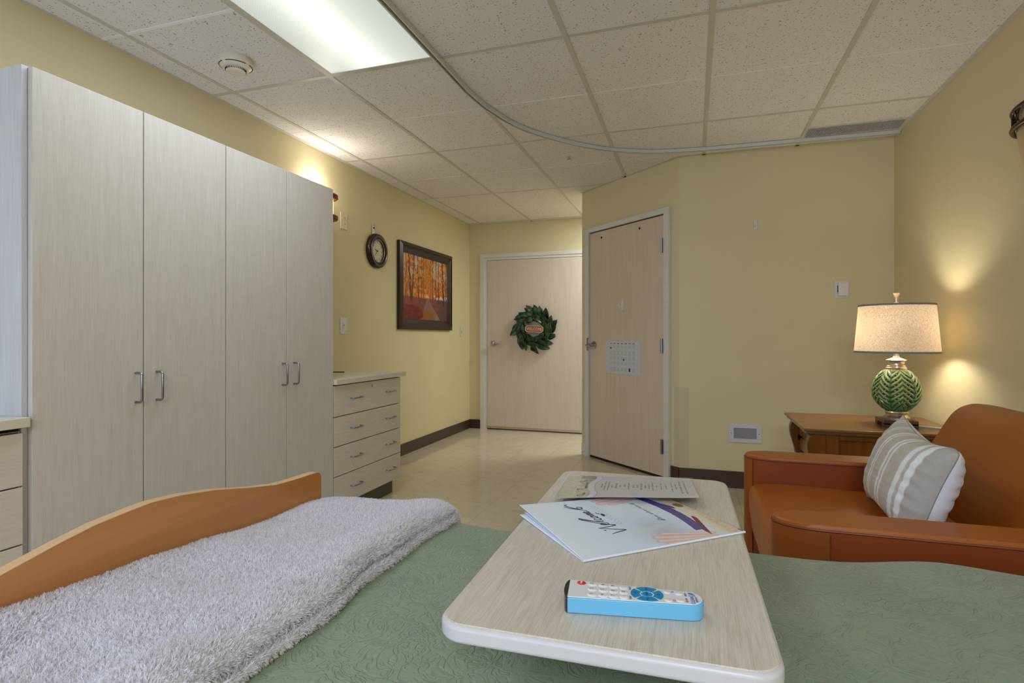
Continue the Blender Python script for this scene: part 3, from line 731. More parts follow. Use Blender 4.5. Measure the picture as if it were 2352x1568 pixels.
for z0, z1 in ((hz-.17, hz-.012), (hz-.34, hz-.185)):
    dr = MB().box(ex0+.07, ex0+.086, ey0+.085, ey1-.085, z0, z1).build('drawer', M_wdv, t, bevel=.003)
    for y in (ey0+.17, ey1-.17):
        MB().lathe([(.006, 0), (.006, -.008), (.015, -.014), (.017, -.02), (.012, -.026), (.003, -.028)], (ex0+.07, y, (z0+z1)/2), 20, 'x').build('knob', plain('dark_bronze', (40, 34, 32), .3, .8), dr, smooth=True)

# ------------------------------------------------------------------ table lamp
lx, ly, lz = 1.0, 3.36, ez+.0006
t = thing('table_lamp', (lx, ly, lz), 'green pierced fern-leaf ceramic table lamp with linen drum shade', 'lamp')
b = MB(); h = .075
b.box(lx-h, lx+h, ly-h, ly+h, lz+.02, lz+.036)
for sx in (-1, 1):
    for sy in (-1, 1):
        b.box(lx+sx*h, lx+sx*(h-.028), ly+sy*h, ly+sy*(h-.014), lz, lz+.0205).box(lx+sx*h, lx+sx*(h-.014), ly+sy*(h-.014), ly+sy*(h-.028), lz, lz+.0205)
        b.box(lx+sx*h, lx+sx*(h-.042), ly+sy*h, ly+sy*(h-.010), lz+.012, lz+.0205).box(lx+sx*h, lx+sx*(h-.010), ly+sy*(h-.010), ly+sy*(h-.042), lz+.012, lz+.0205)
b.build('foot', plain('antique_pewter', (120, 102, 92), .3, .9), t, bevel=.0015)
M_sil = plain('champagne_silver', (206, 184, 156), .25, .85)
def LZ(py): return EYE+(773.1-py)/1283.16*(-math.sin(YAW)*lx+math.cos(YAW)*ly)
vb, vt = LZ(945), LZ(846)
MB().lathe([(.042, lz+.036), (.060, lz+.036), (.061, lz+.046), (.052, lz+.052), (.047, lz+.06), (.048, lz+.066), (.053, lz+.071), (.051, vb+.004), (.034, vb+.004)], (lx, ly, 0), 56).build('collar', M_sil, t, smooth=True, auto=35)
# pierced ceramic body: six upright fern fronds
nT, nZ = 432, 230
def vase():
    prof = [(a_, r_*.835) for a_, r_ in [(0, .061), (.04, .064), (.10, .080), (.2, .105), (.33, .1235), (.45, .128), (.58, .1245), (.7, .115), (.82, .1), (.92, .079), (1, .058)]]
    ps = np.array(prof); zz = np.linspace(0, 1, nZ); R = np.interp(zz, ps[:, 0], ps[:, 1])
    for _ in range(30): R[1:-1] = (R[:-2]+R[1:-1]*2+R[2:])/4
    th = np.arange(nT)/nT*2*pi; T, Z = np.meshgrid(th, zz)
    ph = (T-math.radians(261-22)) % (pi/3); ph = np.minimum(ph, pi/3-ph)/(pi/6)         # 0 at the rib, 1 between fronds
    # leaflets rise away from the rib, curving
    w_ = Z*9.0-1.35*ph**.8-.5*ph**3
    fr = (w_ % 1.0)
    hgt = .5-.5*np.cos(2*pi*fr)
    lobe = hgt**.55
    env = ss(Z, .02, .08)*(1-ss(Z, .93, .99))
    rib = np.exp(-(ph/.10)**2); seam = np.exp(-((1-ph)/.10)**2)
    D = .0075*lobe*(1-seam*.2)*env+.002*seam*env-.003*rib*env
    hole = (hgt < .42*np.sin(pi*np.clip((ph-.10)/.72, 0, 1))**.7) & (ph > .12) & (ph < .80) & (Z > .16) & (Z < .90)
    Rr = R[:, None]+D-.004
    X = lx+Rr*np.cos(T); Y = ly+Rr*np.sin(T); ZZ = vb+(vt-vb)*Z
    V = np.stack([X, Y, ZZ], -1).reshape(-1, 3)
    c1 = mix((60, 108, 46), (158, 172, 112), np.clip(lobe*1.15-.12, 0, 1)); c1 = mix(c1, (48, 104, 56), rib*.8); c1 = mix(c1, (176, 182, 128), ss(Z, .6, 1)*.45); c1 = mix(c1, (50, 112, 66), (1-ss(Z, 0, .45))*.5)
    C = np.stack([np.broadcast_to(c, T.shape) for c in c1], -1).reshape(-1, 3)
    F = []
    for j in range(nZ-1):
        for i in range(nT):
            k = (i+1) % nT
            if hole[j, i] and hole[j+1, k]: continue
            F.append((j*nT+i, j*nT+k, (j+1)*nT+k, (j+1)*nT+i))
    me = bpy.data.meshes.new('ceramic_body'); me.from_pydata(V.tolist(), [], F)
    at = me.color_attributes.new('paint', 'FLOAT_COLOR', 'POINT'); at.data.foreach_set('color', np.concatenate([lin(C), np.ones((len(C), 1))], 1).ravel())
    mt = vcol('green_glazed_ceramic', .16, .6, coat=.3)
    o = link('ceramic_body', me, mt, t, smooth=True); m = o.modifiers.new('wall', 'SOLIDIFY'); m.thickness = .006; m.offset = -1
vase()
nk = [(.057, vt-.002), (.058, vt+.004), (.053, vt+.008), (.052, vt+.013), (.046, vt+.017), (.0435, vt+.026), (.046, vt+.036), (.054, vt+.0415), (.055, vt+.044), (.045, vt+.048), (.022, vt+.056), (.017, vt+.058), (.016, vt+.063), (.0145, vt+.065), (.014, vt+.085)]
nk = [(r_*.84, z_) for r_, z_ in nk]
MB().lathe(nk, (lx, ly, 0), 48).build('neck', M_sil, t, smooth=True, auto=30)
zb, ztp = LZ(810), LZ(699)
MB().cyl((lx, ly, 0), .005, vt+.085, ztp+.012, 12).build('harp_rod', M_sil, t)
t_ = NT('linen_shade'); v = t_.coord(); a = t_.noise(t_.coord((1, 1, .12)), 700, 2); c = t_.noise(t_.coord((.2, .2, 1)), 600, 2)
col = t_.ramp(t_.math('MULTIPLY', t_.math('ADD', a, c), .5), [(.36, (186, 168, 146)), (.5, (218, 206, 188)), (.64, (236, 228, 214))])
t_.base(col); t_.set(Roughness=.9)
tr = t_.n('ShaderNodeBsdfTranslucent'); t_.l(col, tr.inputs[0]); mxs = t_.n('ShaderNodeMixShader'); mxs.inputs[0].default_value = .55
out = t_.t.nodes['Material Output']; t_.l(t_.b.outputs[0], mxs.inputs[1]); t_.l(tr.outputs[0], mxs.inputs[2]); t_.l(mxs.outputs[0], out.inputs[0])
tilt = Matrix.Translation((lx, ly, zb)) @ Matrix.Rotation(math.radians(-2.0), 4, Vector((-math.sin(YAW), math.cos(YAW), 0))) @ Matrix.Translation((-lx, -ly, -zb))
zc_ = ztp-zb
def shade(r0, r1, z0, z1, th=.0015): return [(r0, z0), (r1, z1), (r1-th, z1), (r0-th, z0)]
b = MB().at(Matrix.Translation((lx, ly, 0))); P = shade(.188, .167, zb, ztp)
sh = MB().lathe([P[0], P[1], P[2], P[3], P[0]], (lx, ly, 0), 72, cap=False); sh.v = [tuple(Vector(p)+Vector((0, 0, (-.0105)*((p[0]-lx)*-.95-(p[1]-ly)*.31)/.2*0))) for p in sh.v]
o = sh.build('lamp_shade', t_.m, t, smooth=True, auto=60)
M_trim = plain('grey_trim_tape', (140, 134, 132), .85)
for z, r in ((zb, .1885), (ztp-.009, .1692)): MB().lathe([(r, z), (r-.0008, z+.009), (r-.004, z+.009), (r-.004, z), (r, z)], (lx, ly, 0), 72, cap=False).build('shade_trim', M_trim, o, smooth=True, auto=50)
MB().lathe([(.011, ztp+.010), (.0105, ztp+.02), (.011, ztp+.035), (.014, ztp+.050), (.0175, ztp+.058), (.016, ztp+.059), (.004, ztp+.054)], (lx, ly, 0), 28).build('finial', M_sil, t, smooth=True)
b = MB()
for k in range(3):
    a = k*2*pi/3+.4; b.tube([(lx, ly, ztp+.008), (lx+.166*math.cos(a), ly+.166*math.sin(a), ztp-.004)], .0018, 6)
b.build('spider_ring', M_sil, o)
zbulb = zb+.10
MB().lathe([(.012, vt+.085), (.012, zbulb-.03), (.020, zbulb-.018), (.029, zbulb), (.024, zbulb+.022), (.008, zbulb+.03)], (lx, ly-.03, 0), 24).build('bulb', emit('bulb_glow', (255, 220, 165), 6), t, smooth=True)
for nm, rx in (('table_lamp_bulb', 0),):
    l = bpy.data.lights.new(nm, 'POINT'); l.energy = 8.0; l.color = (1, .96, .86); l.shadow_soft_size = .055
    lo = bpy.data.objects.new(nm, l); COL.objects.link(lo); lo.location = (lx, ly+.04, zbulb+.012)
o = MB().tube([(lx+.078, ly-.02, ez+.008), (lx+.12, ly-.03, ez+.0055), (lx+.17, ly-.07, ez+.0055), (lx+.21, ly-.12, ez+.0055), (1.235, ly-.16, ez+.0055)], .0045, 8).build('cord', M_white, t, smooth=True)

# ------------------------------------------------------------------ right wall sconce
M_br = plain('bronze_scrollwork', (74, 44, 28), .35, .7)
sx, sy, sz, sr = XR-.002, 2.50, EYE+.80, .205
t = thing('wall_sconce', (XR, sy, sz-.1), 'frosted glass bowl wall lamp with bronze openwork band at the right edge', 'wall lamp')
def half(r, z, n=40): return [(sx-.62*r*math.sin(a), sy+r*math.cos(a), z) for a in np.linspace(0, pi, n)]
for zz, rr, th in ((sz+.045, sr, .0075), (sz-.02, sr, .009)): MB().tube(half(rr, zz), th, 10).build('band_ring', M_br, t, smooth=True)
for k in range(9):
    a0 = pi*(k+.5)/9; ci = []
    for q in np.linspace(0, 2*pi, 25)[:-1]:
        a = a0+.15*math.cos(q); ci.append((sx-.62*sr*math.sin(a), sy+sr*math.cos(a), sz+.012+.028*math.sin(q)))
    MB().tube(ci, .0032, 8, True).build('scroll', M_br, t, smooth=True)
t_ = NT('frosted_amber_glass'); t_.base(t_.ramp(t_.noise(t_.coord(), 7, 3), [(.3, (190, 160, 116)), (.7, (214, 188, 146))])); t_.set(Roughness=.35)
vs = []; fs = []; PR = [(.19, .055), (.188, -.02), (.183, -.06), (.170, -.12), (.148, -.18), (.115, -.24), (.07, -.285), (.02, -.30)]; n = 40
for r, h_ in PR:
    for (x, y, z) in half(r, sz+h_, n): vs.append((x, y, z))
for j in range(len(PR)-1):
    for i in range(n-1): fs.append((j*n+i, j*n+i+1, (j+1)*n+i+1, (j+1)*n+i))
o = MB().add(vs, fs).build('glass_bowl', t_.m, t, smooth=True, auto=80); m = o.modifiers.new('wall', 'SOLIDIFY'); m.thickness = .005
MB().lathe([(.022, sz-.31), (.016, sz-.295), (.02, sz-.285)], (sx-.03, sy, 0), 20).build('finial', M_br, t, smooth=True)

# ------------------------------------------------------------------ armchair
t_ = NT('cognac_vinyl'); v = t_.coord(); n = t_.noise(v, 4, 3)
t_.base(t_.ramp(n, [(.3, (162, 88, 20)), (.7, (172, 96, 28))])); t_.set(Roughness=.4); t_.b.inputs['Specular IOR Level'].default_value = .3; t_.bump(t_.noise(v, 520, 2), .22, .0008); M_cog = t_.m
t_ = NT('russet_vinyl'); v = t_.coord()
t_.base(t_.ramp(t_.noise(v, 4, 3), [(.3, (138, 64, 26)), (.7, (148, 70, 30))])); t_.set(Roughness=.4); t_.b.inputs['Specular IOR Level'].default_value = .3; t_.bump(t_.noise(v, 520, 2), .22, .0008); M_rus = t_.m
M_armf = plain('lit_vinyl_wrap', (148, 78, 26), .42, spec=.3, bumpy=.2, bscale=520)  # arm vinyl in a lighter tone, painting the light on the arm fronts
M_pip = plain('dark_piping', (118, 58, 24), .45)
aT = EYE-.4452
AY = ((1.48, 1.602), (2.257, 2.387))
t = thing('armchair', (.68, 1.93, 0), 'cognac brown leather armchair facing left with curved top back', 'armchair')
MB().box(.25, 1.14, 1.58, 2.28, .09, .34).build('base', M_cog, t, bevel=.01)
for x in (.27, 1.08):
    for y in (1.53, 2.33): MB().lathe([(.018, 0), (.026, .06)], (x, y, 0), 16).build('leg', plain('dark_wood_leg', (60, 36, 22), .4), t)
for (y0, y1) in AY:
    w_ = y1-y0; r = w_/2; cy_ = (y0+y1)/2
    D = [(1.15, y0), (1.15, y1)]+[(.305-.115*math.sin(a), cy_+r*math.cos(a)) for a in np.linspace(0, pi, 22)]
    Dp = [(.305+(x-.305)*1.0, y) for x, y in D]
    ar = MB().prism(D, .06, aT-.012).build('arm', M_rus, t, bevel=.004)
    # top pad, slightly domed
    k = len(D); vs = [(x, y, aT-.012) for x, y in D]; rings = [(1, -.012), (.985, -.004), (.94, .0)]
    cx_ = .66; vs = []; fs = []
    for s_, dz in rings:
        for x, y in D: vs.append((cx_+(x-cx_)*(1-(1-s_)*.18), cy_+(y-cy_)*s_, aT+dz))
    for j in range(2):
        for i in range(k): fs.append((j*k+i, j*k+(i+1) % k, (j+1)*k+(i+1) % k, (j+1)*k+i))
    fs.append(tuple(2*k+i for i in range(k))); fs.append(tuple(range(k))[::-1])
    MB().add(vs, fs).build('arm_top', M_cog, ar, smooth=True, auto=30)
    MB().tube([(x+(-.001 if x < 1 else 0), y+(.001 if y > cy_ else -.001), aT-.0125) for x, y in D], .0028, 8, True).build('piping', M_pip, ar, smooth=True)
    # wrapped front facing, its lighter tone paints the light falling on it
    xw = .306 if y0 < 2 else .222
    F_ = [(x, y) for x, y in D if x < xw]
    o_ = [(x-.0025 if x < .3 else x, y+(.0025 if y > cy_ else -.0025)) for x, y in F_]
    xx_ = [(xw, y1-.01), (xw, y1+.0025)] if y0 < 2 else []; xz_ = [(xw, y0-.0025), (xw, y0+.01)] if y0 < 2 else []
    MB().prism(xx_+o_+xz_, .058, aT-.0155).build('arm_front', M_armf, ar, smooth=True, auto=40)
    yy = y0-.002
    if y0 < 2: MB().tube([(.307, yy, .07), (.307, yy, aT-.02)], .0018, 6).build('seam', M_pip, ar)
pr = [(.80, .36), (.21, .36), (.205, .40), (.20, .44), (.197, .48), (.200, .515), (.215, .532), (.25, .539), (.32, .542), (.6, .536), (.80, .53)]
MB().prism(pr, 1.606, 2.253, 'y').build('seat_cushion', M_cog, t, bevel=.008, seg=3)
pr = cr([(.70, .40), (.735, .52), (.79, .66), (.835, .75), (.875, .815), (.915, .842), (.96, .846), (1.03, .83), (1.09, .78), (1.125, .68), (1.145, .5), (1.15, .25)], 5)+[np.array((.75, .25))]
pr = [tuple(p) for p in pr]
MB().prism(pr, 1.50, 2.37, 'y').build('backrest', M_cog, t, bevel=.018, seg=4)

# ------------------------------------------------------------------ striped cushion
def pillow():
    root = thing('striped_cushion', (.60, 1.93, .55), 'linen cushion with white stripes leaning in the brown armchair', 'cushion')
    nu, nv = 150, 90
    u, v = np.meshgrid(np.linspace(-1, 1, nu), np.linspace(-1, 1, nv))
    L_, H_, T_ = .232, .150, .082
    ax = np.array((-.02, -.999, -.045)); ax = ax/np.linalg.norm(ax)
    upv = np.array((.34, -.05, .94)); upv -= ax*(upv@ax); upv /= np.linalg.norm(upv)
    nn = np.cross(upv, ax); nn = nn if nn[0] < 0 else -nn
    c0 = np.array((.605, 1.925, .672))
    P = ss(np.abs(u), 0, 1)
    a = u*L_*(1-.10*(1-v**2)*np.abs(u)**3); h_ = v*H_*(1-.16*(1-u**2)*np.abs(v)**2)*(1-.16*np.clip(u, 0, 1)**7*np.abs(v)**3); a = a*(1-.06*(u > 0)*np.abs(v)**7*np.abs(u)**3)
    th = T_*np.clip(1-np.abs(u)**2.6, 0, 1)**.55*np.clip(1-np.abs(v)**2.6, 0, 1)**.55
    wr = (.004*(fbm(u*3+5, v*9+3, 4)-.45)+.003*np.sin(v*26+u*4+3*fbm(u*3+9, v*3+9, 2))*ss(np.abs(u), .5, .95))*(np.clip(1-np.abs(u)**6, 0, 1)*np.clip(1-np.abs(v)**6, 0, 1))
    sag = -.012*(1-u**2)*ss(v, .2, 1)
    def side(sgn, name, colour, mat):
        Pt = c0+a[..., None]*ax+(h_+sag)[..., None]*upv+(sgn*(th+wr))[..., None]*nn
        i = np.arange(nu*nv).reshape(nv, nu); F = np.stack([i[:-1, :-1], i[:-1, 1:], i[1:, 1:], i[1:, :-1]], -1).reshape(-1, 4)
        me = bpy.data.meshes.new(name); me.from_pydata(Pt.reshape(-1, 3).tolist(), [], F.tolist())
        if colour:
            C = np.clip(np.stack([np.broadcast_to(q, u.shape) for q in colour], -1), 0, 255).reshape(-1, 3)
            at = me.color_attributes.new('paint', 'FLOAT_COLOR', 'POINT'); at.data.foreach_set('color', np.concatenate([lin(C), np.ones((len(C), 1))], 1).ravel())
        return link(name, me, mat, root, smooth=True)
    q = (1-u)/2        # 0 at the near end
    stripes = [(.115, .165), (.195, .24), (.375, .40), (.42, .45), (.565, .582), (.60, .625), (.725, .737), (.755, .767), (.86, .87), (.89, .90)]
    m_ = sum(ss(q, s0-.004, s0+.004)*(1-ss(q, s1-.004, s1+.004)) for s0, s1 in stripes)
    weave = .5+.5*np.sin(v*150)*np.sin(u*190)
    bg_ = mix((196, 187, 174), (212, 204, 192), fbm(u*26+4, v*22+2, 6)); bg_ = mix(bg_, (158, 152, 148), (q < .13)*.35+weave*(q < .32)*.12)
    col = mix(bg_, (242, 240, 238), m_)
    mt = vcol('linen_weave', .9, .1)
    nt = mt.node_tree; bs = nt.nodes['Principled BSDF']; tcn = nt.nodes.new('ShaderNodeTexCoord'); ns = nt.nodes.new('ShaderNodeTexNoise'); ns.inputs['Scale'].default_value = 700
    bp = nt.nodes.new('ShaderNodeBump'); bp.inputs['Strength'].default_value = .35; bp.inputs['Distance'].default_value = .001
    nt.links.new(tcn.outputs['Object'], ns.inputs[0]); nt.links.new(ns.outputs[0], bp.inputs['Height']); nt.links.new(bp.outputs[0], bs.inputs['Normal'])
    side(1, 'striped_front', col, mt)
    side(-1, 'white_back', None, plain('white_cotton', (240, 240, 244), .9, bumpy=.3, bscale=600))
    e = [];  idx = [(0, k) for k in range(nu)]+[(k, nu-1) for k in range(nv)]+[(nv-1, nu-1-k) for k in range(nu)]+[(nv-1-k, 0) for k in range(nv)]
    Pt = c0+a[..., None]*ax+(h_+sag)[..., None]*upv
    pts = [tuple(Pt[j, i]) for j, i in idx[::3]]
    MB().tube(pts, .0014, 6, True).build('seam', plain('grey_stitch', (150, 146, 142), .9), root, smooth=True)
pillow()

# ------------------------------------------------------------------ bed
bx0, bx1, by0, by1 = -.955, 1.03, .30, 1.245
bed = thing('bed', (.03, .78, 0), 'bed with curved honey wood footboard under the green bedspread', 'bed')
def board_top():
    pts = [(1.273, -.445), (1.273, -.378), (1.268, -.367), (1.255, -.362), (1.228, -.361), (1.162, -.3595), (1.101, -.356), (1.019, -.342), (.923, -.322), (.84, -.3105), (.776, -.307), (.734, -.310), (.674, -.316), (.62, -.3265), (.584, -.335), (.55, -.343)]
    full = [(y, EYE+z) for y, z in pts[1:]]
    sym = [(2*.786-y, z) for y, z in full if y > 1.03][::-1]
    return full+[(.52, EYE-.351)]+sym
M_cherry = grain('honey_cherry_board', (190, 128, 70), (200, 138, 78), (208, 146, 86), 1, .3, 26, 9, .03, .5)
tp = board_top()
bd = MB().prism(tp+[(.299, .30), (.36, .24), (1.21, .24), (1.273, .30)], -.974, -.952, 'x').build('footboard', M_cherry, bed)
# pale edge band running over the top of the footboard
vs = []; fs = []
k = len(tp)
for x, dz in ((-.9745, .0002), (-.9745, .0012), (-.9515, .0012), (-.9515, .0002)):
    for y, z in tp: vs.append((x, y, z+dz))
for r in range(4):
    for i in range(k-1): a, c = r*k, ((r+1) % 4)*k; fs.append((a+i, a+i+1, c+i+1, c+i))
MB().add(vs, fs).build('edge_band', plain('pale_maple_edge', (222, 180, 132), .35), bd, smooth=True, auto=40)
MB().box(bx0+.02, bx1-.02, by0+.03, by1-.03, .30, .36).build('bed_frame', M_steel, bed, bevel=.01)
for x in (bx0+.1, bx1-.1):
    for y in (by0+.1, by1-.1): MB().cyl((x, y, 0), .022, 0, .3, 16).build('leg', M_steel, bed)
MB().box(bx0+.005, bx1-.01, by0+.02, by1-.02, .36, BZT-.012).build('mattress', plain('mattress_ticking', (214, 212, 205), .9), bed, bevel=.03, seg=4)

# bedspread: green quilted cover with an embossed scroll pattern
def far_y(x): return 1.262+.012*ss(x, -.5, .1)+.07*np.exp(-((x-.47)/.16)**2)+.05*ss(x, .5, .8)+.006*np.sin(x*7)
def far_z(x): return .004*np.sin(x*9+1)+.006*np.exp(-((x-.47)/.12)**2)
def spread():
    nx = 260
    xs = np.linspace(bx0+.004, bx1, nx)
    R = .035; prof = []        # arc parameter from the near hem over the top to the far hem
    tt = np.concatenate([np.linspace(0, .30, 22)[:-1], np.linspace(.30, .40, 10)[:-1], np.linspace(.40, 1.40, 170)[:-1], np.linspace(1.40, 1.50, 14)[:-1], np.linspace(1.5, 1.85, 26)])
    X, Tt = np.meshgrid(xs, tt)
    yf = far_y(X); yn = by0-.02
    Y = np.empty_like(X); Z = np.empty_like(X)
    m = Tt < .30; Y[m] = yn-.012*np.sin(X[m]*22)*(1-Tt[m]/.3); Z[m] = BZT-R-(.30-Tt[m])
    m = (Tt >= .30) & (Tt < .40); a = (Tt[m]-.30)/.10*pi/2; Y[m] = yn+R-R*np.cos(a); Z[m] = BZT-R+R*np.sin(a)
    m = (Tt >= .40) & (Tt < 1.40); s_ = (Tt[m]-.40); Y[m] = yn+R+s_*(yf[m]-R-yn-R); Z[m] = BZT+far_z(X[m])*ss(s_, .55, .95)+.004*(fbm(X[m]*5+20, s_*5, 4)-.47)
    m = (Tt >= 1.40) & (Tt < 1.50); a = (Tt[m]-1.40)/.10*pi/2; Y[m] = yf[m]-R+R*np.sin(a); Z[m] = BZT+far_z(X[m])-R+R*np.cos(a)
    m = Tt >= 1.5; Y[m] = yf[m]+.008*np.sin(X[m]*26)*(Tt[m]-1.5)/.35; Z[m] = BZT+far_z(X[m])-R-(Tt[m]-1.5)
    # foot and head corners close down at the bed ends
    P = np.stack([X, Y, Z], -1).reshape(-1, 3); ny = len(tt); i = np.arange(nx*ny).reshape(ny, nx)
    F = np.stack([i[:-1, :-1], i[:-1, 1:], i[1:, 1:], i[1:, :-1]], -1).reshape(-1, 4)
    me = bpy.data.meshes.new('bedspread'); me.from_pydata(P.tolist(), [], F.tolist())
    t = NT('sage_quilted_satin'); v = t.coord()
    # meandering embossed cords: iso-lines of a warped noise field
    nz = t.noise(v, 17, 1.5, .4, 2.0); nz2 = t.noise(v, 30, 1, .4, 1.2)
    fr = t.math('FRACT', t.math('MULTIPLY', nz, 7.0)); ln = t.math('ABSOLUTE', t.math('SUBTRACT', fr, .5))
    groove = t.math('SMOOTH_MIN', t.math('MULTIPLY', ln, 5.0), 1.0, .4)
    fr2 = t.math('FRACT', t.math('MULTIPLY', nz2, 4.0)); ln2 = t.math('SMOOTH_MIN', t.math('MULTIPLY', t.math('ABSOLUTE', t.math('SUBTRACT', fr2, .5)), 6.0), 1.0, .4)
    hgt = t.math('ADD', t.math('MULTIPLY', groove, .75), t.math('MULTIPLY', ln2, .25))
    weave = t.noise(t.coord((1, 9, 9)), 42, 3)
    t.base(t.ramp(t.noise(v, 5, 3), [(.3, (126, 140, 112)), (.7, (137, 150, 122))])); t.set(Roughness=.46); t.b.inputs['Specular IOR Level'].default_value = .35
    t.b.inputs['Sheen Weight'].default_value = .25
    t.bump(t.math('ADD', hgt, t.math('MULTIPLY', weave, .25)), .7, .0022)
    o = link('bedspread', me, t.m, origin=(.03, .78, BZT-.3), smooth=True)
    m = o.modifiers.new('thickness', 'SOLIDIFY'); m.thickness = .005; m.offset = 1
    m.offset = -1
    tag(o, 'sage green quilted bedspread with embossed scroll pattern covering the bed', 'bedspread')
spread()

# fluffy white throw folded across the foot of the bed
def throw():
    root = thing('throw_blanket', (-.76, .8, BZT), 'fluffy white fleece throw folded over the foot of the green bed', 'blanket')
    # cross-section (x, height) from the footboard over the top to the double fold edge
    yy = np.concatenate([np.linspace(.285, 1.205, 170), np.linspace(1.205, 1.285, 16)[1:], np.linspace(1.285, 1.42, 22)[1:]])
    def section(y):
        h0 = float(.014+.038*ss(np.array(1.26-y), .05, .75)+.003*math.sin(y*17)); hm = .036+.004*math.sin(y*9+1)+.003*math.sin(y*23); hf = .054+.003*math.sin(y*13+2)
        xf = -.566+.006*math.sin(y*11+.5)+.004*math.sin(y*27)
        P = [(-.950, .0), (-.951, h0*.6), (-.945, h0), (-.93, h0+.004), (-.90, (h0+hm)/2+.004), (-.86, hm-.001), (-.80, hm+.001), (-.74, hm+.003), (-.68, hm+.006), (-.64, hf-.003), (-.61, hf+.001), (-.588, hf-.001),
             (xf-.006, hf-.010), (xf, hf-.020), (xf-.003, hf-.027), (xf-.030, .0225), (xf-.028, .0175), (xf+.002, .0185), (xf+.010, .010), (xf, .003), (xf-.02, .0005), (-.62, .0)]
        return cr(P, 4)
    rows = []
    for y in yy:
        sct = section(min(y, 1.2)); R = .045; row = []
        for x, h in sct:
            b_ = .0 
            if y <= 1.215: row.append((x, y, BZT+h))
            elif y <= 1.285:
                a = (y-1.215)/.07*pi/2; cy_, cz_ = 1.215, BZT-R; row.append((x, cy_+(R+h)*math.sin(a)*1.0, cz_+(R+h)*math.cos(a)))
            else: row.append((x, 1.215+R+h, BZT-R-(y-1.285)))
        rows.append(row)
    A = np.array(rows); ny, nx, _ = A.shape
    n = fbm(A[..., 1]*12+3, A[..., 0]*12+30, 9, 3)-.45
    A[..., 2] += n*.012*(A[..., 2] > BZT+.02)
    i = np.arange(nx*ny).reshape(ny, nx); F = np.stack([i[:-1, :-1], i[1:, :-1], i[1:, 1:], i[:-1, 1:]], -1).reshape(-1, 4)
    me = bpy.data.meshes.new('fleece'); me.from_pydata(A.reshape(-1, 3).tolist(), [], F.tolist())
    t = NT('white_fleece'); v = t.coord(); a = t.noise(v, 6, 3)
    t.base(t.ramp(a, [(.3, (240, 238, 240)), (.7, (250, 249, 252))])); t.set(Roughness=.95); t.b.inputs['Specular IOR Level'].default_value = .1
    t.b.inputs['Sheen Weight'].default_value = .4; t.b.inputs['Subsurface Weight'].default_value = 0
    t.bump(t.noise(v, 260, 3), .5, .003)
    bse = link('fleece_base', me, t.m, root, smooth=True)
    # pile: short curly strands bunched into little tufts
    Q = A.reshape(-1, 3); P0 = Q[F[:, 0]]; e1 = Q[F[:, 1]]-P0; e2 = Q[F[:, 3]]-P0
    nr = np.cross(e1, e2); ar = np.linalg.norm(nr, axis=1)+1e-12; nr /= ar[:, None]
    up_ = np.sign(nr[len(nr)//3, 2]) or 1
    if up_ < 0: nr = -nr
    vis = (P0[:, 2] > BZT-.06) & ((nr[:, 2] > -.2) | (nr[:, 0] > .2)) & (P0[:, 1] > .30)
    wgt = ar*vis; N = 230000
    idx = RS.choice(len(F), N, p=wgt/wgt.sum()); r1, r2 = RS.rand(N), RS.rand(N)
    B = P0[idx]+e1[idx]*r1[:, None]+e2[idx]*r2[:, None]; nrm = nr[idx]
    cell = .0052; key = np.floor(B/cell+RS.rand(N, 3)*.35).astype(int); kk = (key*np.array([73856093, 19349663, 83492791])).sum(1) % 99991
    RT = np.random.RandomState(3); cd = RT.randn(99991, 3); ct = (key+.5)*cell
    dirv = nrm*.85+cd[kk]*.38+RS.randn(N, 3)*.16; dirv /= np.linalg.norm(dirv, axis=1)[:, None]
    ln = (.0065+.0045*RS.rand(N))[:, None]
    tip = B+dirv*ln; tip += (ct+nrm*.006-tip)*.25
    side = np.cross(dirv, RS.randn(N, 3)); side /= np.linalg.norm(side, axis=1)[:, None]; w_ = (.00042+.0003*RS.rand(N))[:, None]
    curl = np.cross(side, dirv)*(RS.randn(N)*.0022)[:, None]
    mid = (B+tip)/2+curl+nrm*.001
    V = np.stack([B-side*w_, B+side*w_, mid+side*w_*1.1, mid-side*w_*1.1, tip+curl*.4], 1).reshape(-1, 3)
    o5 = (np.arange(N)*5)
    quads = np.stack([o5, o5+1, o5+2, o5+3], 1); tris = np.stack([o5+3, o5+2, o5+4], 1)
    me = bpy.data.meshes.new('pile'); me.vertices.add(len(V)); me.vertices.foreach_set('co', V.ravel())
    loops = np.concatenate([quads.ravel(), tris.ravel()]); me.loops.add(len(loops)); me.loops.foreach_set('vertex_index', loops)
    me.polygons.add(2*N); st = np.concatenate([np.arange(N)*4, 4*N+np.arange(N)*3]); me.polygons.foreach_set('loop_start', st)
    me.update(calc_edges=True); me.validate()
    t = NT('white_fleece_pile'); gi = t.n('ShaderNodeNewGeometry')
    t.base(t.ramp(gi.outputs['Random Per Island'], [(0, (238, 234, 236)), (.5, (250, 248, 251)), (1, (255, 255, 255))])); t.set(Roughness=.9); t.b.inputs['Specular IOR Level'].default_value = .15
    col = t.b.inputs['Base Color'].links[0].from_socket
    tr = t.n('ShaderNodeBsdfTranslucent'); t.l(col, tr.inputs[0]); mx_ = t.n('ShaderNodeMixShader'); mx_.inputs[0].default_value = .5
    t.l(t.b.outputs[0], mx_.inputs[1]); t.l(tr.outputs[0], mx_.inputs[2]); t.l(mx_.outputs[0], t.t.nodes['Material Output'].inputs[0])
    p = link('pile', me, t.m, root, smooth=True); p['kind'] = 'stuff'
throw()

